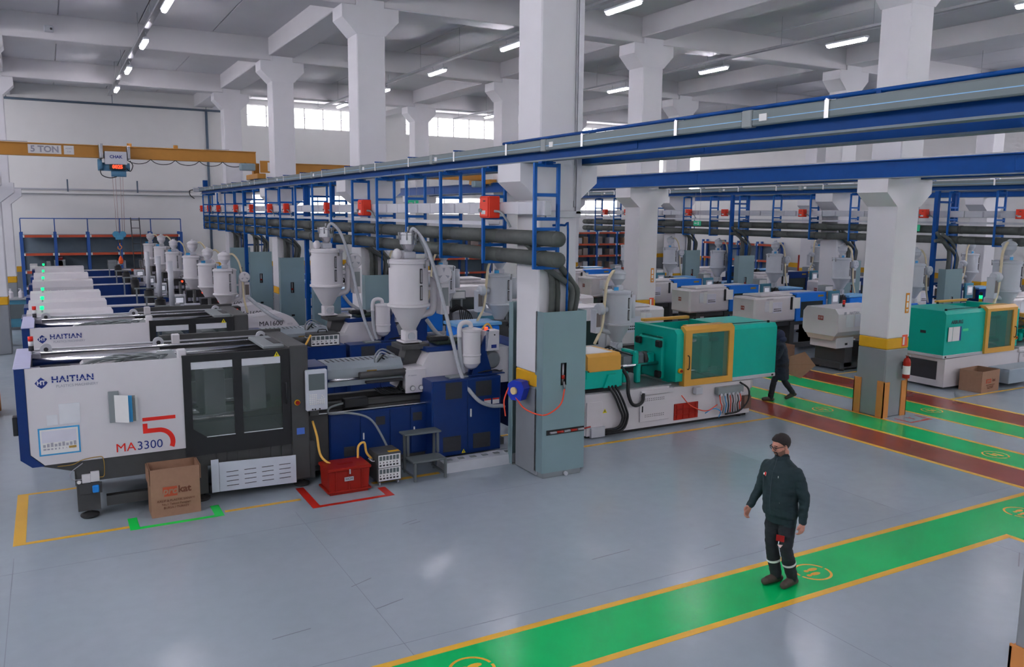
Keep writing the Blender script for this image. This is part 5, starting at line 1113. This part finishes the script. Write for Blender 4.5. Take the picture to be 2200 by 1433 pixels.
# workbench, red bin, bottles beside the edge columns
e = T('workbench', 'blue-grey workbench beside the hooded machines', 'workbench', (-1.5, 33.6, 0))
bx(e, 'worktop', M('bench_top', (120,124,128), .5), 0, 0, 1.05, .85, .8, 1.1, .005); bx(e, 'cabinet_body', teal, .03, .05, .1, .82, .78, 1.05, .01); bx(e, 'window_pane', screen, .2, .04, .4, .65, .049, .9, 0)
for x in (.05,.75): bx(e, 'leg', teal, x, .06, 0, x+.06, .12, .1, 0)
for k, x in enumerate((.1,.42)):
    e = T('spray_bottle', ['white bottle on the workbench, nearer the edge column','white bottle on the workbench, nearer the machines'][k], 'bottle', (-1.45+x+.1, 33.9, 1.1)); B().lathe([(.08,0),(.09,.02),(.09,.2),(.03,.27),(.03,.3)], n=12).o('body', white, e); cy(e, 'cap', lgrey, (0,0,.3),(0,0,.34),.035,n=10); bx(e, 'trigger', lgrey, -.08, -.012, .31, .02, .012, .34, 0)
e = T('red_cabinet', 'red metal cabinet at the picture edge beside the white machines', 'cabinet', (-1.95, 29.6, 0)); bx(e, 'body', redd, 0, 0, .08, .75, .5, 1.45, .01); bx(e, 'door', redd, .02, -.012, .1, .73, 0, 1.43, .005); bx(e, 'handle', steeld, .62, -.03, .7, .65, -.012, .85, 0); bx(e, 'plinth', dgrey, .02, .02, 0, .73, .48, .08, 0)
# exit signs
eg = M('exit_green', (40,150,110), .5, emit=.15)
for loc, lab in (((23.19,26.2,3.86),'green exit sign on the far pipes, farther one'),((23.19,16.45,3.86),'green exit sign on the far pipes, nearer one'),((12.0,29.2,4.55),'green exit sign hanging beyond the second column')):
    e = T('exit_sign', lab, 'exit sign', loc); bx(e, 'panel', eg, -.22, 0, -.1, .22, .02, .1, .004); bx(e, 'arrow', paper, -.16, -.004, -.02, -.02, -.001, .02, 0); bx(e, 'figure', paper, .04, -.004, -.06, .1, -.001, .06, 0); e.rotation_euler = (0,0,R_(-90) if loc[0] > 20 else 0); [cy(e, 'wire', inkg, (xx,.01,.1),(xx,.01,(1.23 if loc[0] > 20 else .89)),.004,n=6) for xx in (-.15,.15)]
# ================================================================ PEOPLE
skin = M('skin', (156,110,96), .55, var=.06, scale=20, k=1.9)
jack = M('jacket_cloth', (22,36,40), .8, var=.2, scale=14, bump=.3)
trou = M('trouser_cloth', (26,29,34), .8, var=.2, scale=14, bump=.3)
boot = M('boot_leather', (58,50,46), .65, var=.2)
hairm = M('dark_hair', (28,24,24), .7, var=.3, scale=60)
coat = M('coat_navy', (26,32,42), .8, var=.2, scale=12, bump=.3)
def person_body(e, J, mats, scale=1.0, long_coat=False, voxel=.0065, name='body'):
    """one continuous body mesh, grown from overlapping volumes and remeshed; J = joints"""
    b = B(); tags = []
    def limb(pts, tag_):
        for (p, r) in pts: b.ball(p, r, 14)
        for (p, r), (q, r2) in zip(pts, pts[1:]):
            b.cyl(p, q, r, r2, 16)
            for k in range(5):
                t = k/4; tags.append((Vector(p).lerp(Vector(q), t), r+(r2-r)*t, tag_))
    def loft(rings, tag_):
        n = 20; V = []; F = []
        for cx, cyy, z, rx, ry in rings: V += [(cx+rx*math.cos(2*math.pi*i/n), cyy+ry*math.sin(2*math.pi*i/n), z) for i in range(n)]
        for k in range(len(rings)-1): F += [(k*n+i, k*n+(i+1) % n, (k+1)*n+(i+1) % n, (k+1)*n+i) for i in range(n)]
        F += [tuple(reversed(range(n))), tuple(range((len(rings)-1)*n, len(rings)*n))]
        b.add(V, F)
        for cx, cyy, z, rx, ry in rings:
            for dy in (-.5, 0, .5): tags.append((Vector((cx, cyy+dy*ry, z)), (rx+ry)*.4, tag_))
    lx = J['lean']
    hem = .86 if not long_coat else .55
    top = [(0,0,hem,.16,.205),(0,0,hem+.03,.17,.215),(lx*.3+.01,0,1.05,.168,.21),(lx*.6+.005,0,1.2,.165,.218),(lx*.8,0,1.32,.16,.24),(lx,0,1.39,.145,.24),(lx-.005,0,1.43,.124,.21),(lx-.005,0,1.47,.1,.15),(lx,0,1.505,.08,.1),(lx+.008,0,1.54,.066,.072)]
    if long_coat: top[0] = (J['hipx'],0,hem,.19,.23); top[1] = (J['hipx']*.7,0,hem+.2,.17,.215)
    loft(top, 1)
    loft([(0,0,.78,.12,.17),(0,0,.84,.135,.18),(0,0,.93,.14,.185)], 2)
    for s, sd in ((1,'L'),(-1,'R')):
        h, k, a, toe = J['hip'+sd], J['knee'+sd], J['ankle'+sd], J['toe'+sd]
        limb([(h,.108),(tuple(Vector(h).lerp(Vector(k),.5)),.095),(k,.072),(tuple(Vector(k).lerp(Vector(a),.45)),.073),(a,.062)], 2)
        a_ = Vector(a); tv = Vector(toe)
        limb([(tuple(a_+Vector((-.0,0,-.005))),.052),(tuple(a_.lerp(tv,.3)+Vector((0,0,-.02))),.046),(tuple(a_.lerp(tv,.75)),.041),(toe,.037)], 3)
        d = (tv-a_); d.z = 0; d.normalize(); heel = a_-d*.06; heel.z = a_.z-.052 if J.get('tip'+sd) is None else J['tip'+sd]
        limb([(tuple(heel),.042),(tuple(Vector((tv.x,tv.y,tv.z))),.042)], 3)
        sh, el, wr = J['sh'+sd], J['el'+sd], J['wr'+sd]
        limb([(sh,.078),(tuple(Vector(sh).lerp(Vector(el),.5)),.073),(el,.062),(tuple(Vector(el).lerp(Vector(wr),.5)),.053),(wr,.043)], 1)
        # hand
        dw = (Vector(wr)-Vector(el)).normalized(); dw = (dw+Vector((.15,0,-.5))).normalized()
        side = Vector((1,0,0)); side = (side-dw*side.dot(dw)).normalized(); nrm = dw.cross(side)
        w0 = Vector(wr)
        limb([(tuple(w0),.03),(tuple(w0+dw*.05),.032)], 0)
        pc = w0+dw*.075
        for u in (-.02,0,.02): limb([(tuple(w0+dw*.03+side*u*.8),.022),(tuple(pc+side*u+dw*.02),.02)], 0)
        inw = Vector((0,-s,0))
        for k2, (u, L) in enumerate(((-.03,.06),(-.01,.07),(.01,.074),(.03,.066))):
            p0 = pc+side*u+dw*.02; p1 = p0+dw*L*.5+inw*.008; p2 = p1+(dw*.6+inw*.7).normalized()*L*.35; p3 = p2+(dw*.2+inw).normalized()*L*.25
            limb([(tuple(p0),.0105),(tuple(p1),.01),(tuple(p2),.0095),(tuple(p3),.0085)], 0)
        t0 = w0+dw*.04+side*.03; t1 = t0+(dw*.5+side*.8).normalized()*.035; t2 = t1+(dw+inw*.3+side*.1).normalized()*.03
        limb([(tuple(t0),.014),(tuple(t1),.0125),(tuple(t2),.0105)], 0)
    # head
    hc = Vector(J['head']); tl = J['tilt']; tw = J.get('turn', 0)
    Rm = Matrix.Rotation(tw, 3, 'Z') @ Matrix.Rotation(tl, 3, 'Y')
    def hp(x, y, z): return tuple(hc+Rm @ Vector((x, y, z)))
    def hball(c, r, sc, tag_=0):
        k = len(b.v); b.ball((0,0,0), r, 16, sc)
        for i in range(k, len(b.v)): q = Vector(b.v[i]); b.v[i] = hp(q.x+c[0], q.y+c[1], q.z+c[2])
        tags.append((Vector(hp(*c)), r, tag_))
    limb([((J['lean']+.01,0,1.5),.062),(hp(-.02,0,-.09),.06)], 0)
    hball((-.015,0,.035), .1, (1.02,.8,.95)); hball((.015,0,-.03), .085, (.9,.8,1.05)); hball((.035,0,-.075), .055, (.95,.95,.85)); hball((.05,0,-.1), .032, (.9,1.1,.7))
    hball((.098,0,-.015), .018, (.9,.8,1.5)); hball((.1,0,-.03), .017, (1,1.1,.8)); hball((.083,0,.022), .03, (.5,1.7,.5)); hball((.085,0,-.07), .018, (.7,1.4,.5))
    for s in (-1, 1): hball((-.012,s*.083,-.012), .03, (.6,.4,1.1)); hball((.07,s*.038,-.02), .025, (.8,1,.7))
    o = b.o('tmp_figure', skin)
    rm = o.modifiers.new('r', 'REMESH'); rm.mode = 'VOXEL'; rm.voxel_size = voxel; rm.use_smooth_shade = True
    sm = o.modifiers.new('s', 'SMOOTH'); sm.iterations = 4; sm.factor = .5
    dg = bpy.context.evaluated_depsgraph_get(); me = bpy.data.meshes.new_from_object(o.evaluated_get(dg)); me.name = name
    bpy.data.objects.remove(o)
    me.materials.clear()
    for mm_ in mats: me.materials.append(mm_)
    nP = len(me.polygons); C = np.zeros(nP*3); me.polygons.foreach_get('center', C); C = C.reshape(-1, 3)
    best = np.full(nP, 1e9); idx = np.zeros(nP, dtype=np.int32)
    for p, r, t in tags:
        d = np.linalg.norm(C-np.array(p), axis=1)-r
        mk = d < best; best[mk] = d[mk]; idx[mk] = t
    inv = np.array(Rm.transposed()); HL = (C-np.array(hc)) @ inv.T
    ish = (idx == 0) & (C[:, 2] > 1.45)
    if J.get('beard'):
        bd = ish & (HL[:, 2] < -.035-.35*np.clip(HL[:, 0]-.02, 0, .06)) & (HL[:, 0] > -.005) & (HL[:, 2] > -.15)
        idx[bd] = 4
        gt = ish & (np.abs(HL[:, 1]) < .034) & (HL[:, 0] > .05) & (HL[:, 2] < -.05) & (HL[:, 2] > -.15) & ((HL[:, 2] < -.082) | (HL[:, 2] > -.062) | (np.abs(HL[:, 1]) > .024))
        idx[gt] = 5
    if J.get('hood'): idx[ish] = 4
    # cloth folds
    nV = len(me.vertices); co = np.zeros(nV*3); nr = np.zeros(nV*3)
    me.vertices.foreach_get('co', co); me.vertices.foreach_get('normal', nr); co = co.reshape(-1, 3); nr = nr.reshape(-1, 3)
    nL = len(me.loops); lv = np.zeros(nL, dtype=np.int32); me.loops.foreach_get('vertex_index', lv); lt = np.zeros(nP, dtype=np.int32); me.polygons.foreach_get('loop_total', lt)
    vm = np.zeros(nV, dtype=bool); vm[lv[np.repeat((idx == 1) | (idx == 2), lt)]] = True
    for q_ in np.nonzero(vm)[0]:
        c = co[q_]; f_ = noise.noise(Vector((c[0]*7, c[1]*7, c[2]*16)))*.7+noise.noise(Vector((c[0]*15+3, c[1]*15, c[2]*34)))*.35
        co[q_] = c+nr[q_]*f_*.011
    me.vertices.foreach_set('co', co.ravel())
    me.polygons.foreach_set('material_index', idx); me.polygons.foreach_set('use_smooth', [True]*nP)
    ob = bpy.data.objects.new(name, me); COL.objects.link(ob); ob.parent = e
    return ob, hp
man = T('person', 'man in dark green work jacket and glasses walking on the green path', 'person', (7.05, 6.385, 0), R_(183))
J = dict(lean=.02, hipx=0, hipL=(-.02,.09,.9), kneeL=(.0,.1,.5), ankleL=(-.16,.085,.1), toeL=(.0,.1,.045), hipR=(-.02,-.09,.9), kneeR=(.03,-.08,.5), ankleR=(-.07,-.07,.1), toeR=(.09,-.09,.045),
         shL=(.0,.19,1.375), elL=(-.06,.265,1.11), wrL=(-.04,.275,.85), shR=(.02,-.19,1.375), elR=(.03,-.27,1.12), wrR=(.16,-.3,.91), head=(.055,0,1.668), tilt=R_(14), turn=R_(-18), beard=True)
body, hp = person_body(man, J, [skin, jack, trou, boot, M('stubble', (112,82,70), .7, var=.15, scale=80, k=1.6), hairm])
def on_head(b, name, mat):
    b.v = [hp(*p) for p in b.v]; return b.o(name, mat, man)
# hair: a cap shell over the skull with the hairline cut off
b = B(); n = 28; k = 12; V = []; F = []
def hairline(c):
    ks = [(-1,-.08),(-.6,-.075),(-.3,-.035),(.1,-.005),(.3,.03),(.6,.058),(.8,.07),(1,.072)]
    for (a0, z0), (a1, z1) in zip(ks, ks[1:]):
        if c <= a1: return z0+(z1-z0)*(c-a0)/(a1-a0)
    return .072
for i in range(k+1):
    for j in range(n):
        a = 2*math.pi*j/n; ca, sa = math.cos(a), math.sin(a)
        t = math.acos(max(-1, min(1, (hairline(ca)-.037)/.1)))*i/k
        x, y, z = math.sin(t)*ca, math.sin(t)*sa, math.cos(t); fr = (.01 if i < k else 0)*max(0, ca)*math.sin(t)
        fr += .006*noise.noise(Vector((x*4, y*4, z*4))) if i < k else 0
        V.append((-.015+(.107 if i < k else .1)*x+fr, (.085 if i < k else .08)*y, .036+(.101+fr)*z))
for i in range(k): F += [(i*n+j, (i+1)*n+j, (i+1)*n+(j+1) % n, i*n+(j+1) % n) for j in range(n)]
b.add(V, F, True); on_head(b, 'hair', hairm)
b = B()
for s in (-1, 1):
    b.tube([(.1,s*(.036+.024*math.cos(t)),.0+.018*math.sin(t)) for t in [2*math.pi*i/12 for i in range(13)]], .0035, 6); b.tube([(.1,s*.064,.01),(.05,s*.082,.012),(-.02,s*.088,.008)], .0035, 6)
b.tube([(.106,-.012,.006),(.109,0,.009),(.106,.012,.006)], .003, 6); on_head(b, 'glasses', black)
b = B()
for s in (-1, 1): b.ball((.086,s*.037,.004), .012, 8, (.6,1.2,.7))
on_head(b, 'eyes', M('eye', (60,52,50), .3))
b = B()
for s in (-1, 1): b.tube([(.092,s*.016,.026),(.089,s*.036,.03),(.076,s*.056,.024)], .004, 6)
b.tube([(.09,-.02,-.053),(.096,0,-.05),(.09,.02,-.053)], .004, 6); on_head(b, 'eyebrows_and_moustache', hairm)
B().tube([(.083+.02,-.03,-.066),(.106,0,-.066),(.083+.02,.03,-.066)], .001).v
# jacket details
B().lathe([(.082,-.03),(.084,.0),(.079,.028),(.072,.028),(.072,-.03)], (.022,0,1.52), 22).o('collar', jack, man)
tb(man, 'zip', M('zip_dark', (44,54,60), .5), [(.168,0,.9),(.186,0,1.05),(.183,0,1.2),(.175,0,1.32),(.16,0,1.39),(.125,0,1.46),(.106,0,1.53)], .004, 6, 2)
p = B().box(0,-.035,-.02,.004,.035,.02).o('chest_badge', paper, man, (.152,-.115,1.33), (0,R_(-10),R_(-27))); B().box(.004,.0,-.02,.006,.035,.02).o('badge_red', inkr, p)
bx(man, 'pocket_tab', paper, .145, .1, 1.03, .158, .11, 1.06, .002); bx(man, 'zip_pull', paper, .165, .06, 1.33, .172, .066, 1.355, .002)
B().lathe([(.163,0),(.166,.01),(.166,.045),(.16,.05)], (0,0,.865), 26).o('hem_band', jack, man); man.children[-1].scale = (1,1.28,1)
refl = M('reflective_tape', (205,205,215), .4)
for s, (a, kk) in (('L',(J['ankleL'],J['kneeL'])),('R',(J['ankleR'],J['kneeR']))):
    p = Vector(a).lerp(Vector(kk), .46); q = Vector(a).lerp(Vector(kk), .53); B().cyl(p, q, .079, .08, 20, False).o('reflective_band', refl, man)
B().box(-.004,-.045,-.035,.004,.045,.035).o('thigh_patch', M('patch_red', (110,6,6), .7), man, (.125,.12,.64), (0,R_(-8),R_(24))); B().prism([(-.03,.012),(.03,.02),(.005,-.02)], 'x', -.004, .004).o('thigh_logo', M('logo_pink', (190,150,150), .6), man, (.128,.125,.55), (0,R_(-3),R_(24)))
# second person, seen from behind
wom = T('person', 'person in long dark navy coat carrying flat cardboard past the green machine', 'person', (14.46, 13.27, 0), R_(141))
wom.scale = (.93,.93,.93)
J2 = dict(lean=.1, hipx=.03, hipL=(.02,.09,.9), kneeL=(.2,.09,.5), ankleL=(.26,.08,.1), toeL=(.43,.1,.045), hipR=(.0,-.09,.9), kneeR=(-.06,-.1,.5), ankleR=(-.28,-.09,.2), toeR=(-.14,-.1,.06), tipR=.16,
          shL=(.08,.19,1.37), elL=(.16,.27,1.13), wrL=(.34,.24,1.05), shR=(.08,-.19,1.37), elR=(-.02,-.3,1.14), wrR=(.12,-.33,.93), head=(.15,0,1.64), tilt=R_(12), hood=True)
person_body(wom, J2, [skin, coat, trou, boot, coat], long_coat=True, voxel=.009)
b = B(); b.ball((.11,0,1.63), .125, 18, (1.02,.88,1.05)); b.ball((.05,0,1.53), .12, 16, (.95,1.2,.7)); b.o('head_scarf', M('scarf_navy', (32,38,58), .85, var=.15, bump=.3), wom)
e = T('cardboard_sheet', 'flat brown cardboard sheet carried by the person in the navy coat', 'cardboard', (14.82, 13.1, .52), R_(-28)); B().prism([(-.25,.1),(.03,.0),(.36,.3),(.1,.62),(-.25,.5)], 'y', -.006, .006).o('sheet', card, e); bx(e, 'fold_line', M('fold', (110,80,60), .8), -.28, -.008, .32, .33, -.0065, .325, 0)
# ---------------------------------------------------------------- hanging bits at the rail end
e = T('rail_end_motor', 'small grey supply motor at the far end of the nearest rail', 'motor', (6.3, 41.4, 5.05)); bx(e, 'case', lgrey, -.25, -.15, 0, .1, .15, .2, .02); bx(e, 'junction', rail, .2, -.1, .25, .4, .1, .55, .01); tb(e, 'cable', black, [(-.25,0,.1),(-.4,0,.05),(-.38,0,-.15),(-.2,0,-.3)], .02, 6, 3)
for loc, lab in (((.4,28.0,9.3),'grey projector-like camera box on the beam over the white machines'),((9.3,28.0,9.3),'small camera box on the beam beyond the second column'),((17.5,28.0,9.3),'small camera box on the beam beyond the middle row')):
    e = T('beam_camera', lab, 'camera', loc); bx(e, 'housing', lgrey, -.12, -.25, -.12, .12, -.03, .05, .02); cy(e, 'lens', inkk, (.06,-.25,-.05),(.06,-.28,-.05),.03,n=10); bx(e, 'mount', lgrey, -.05, -.04, -.05, .05, .04, .05, 0)
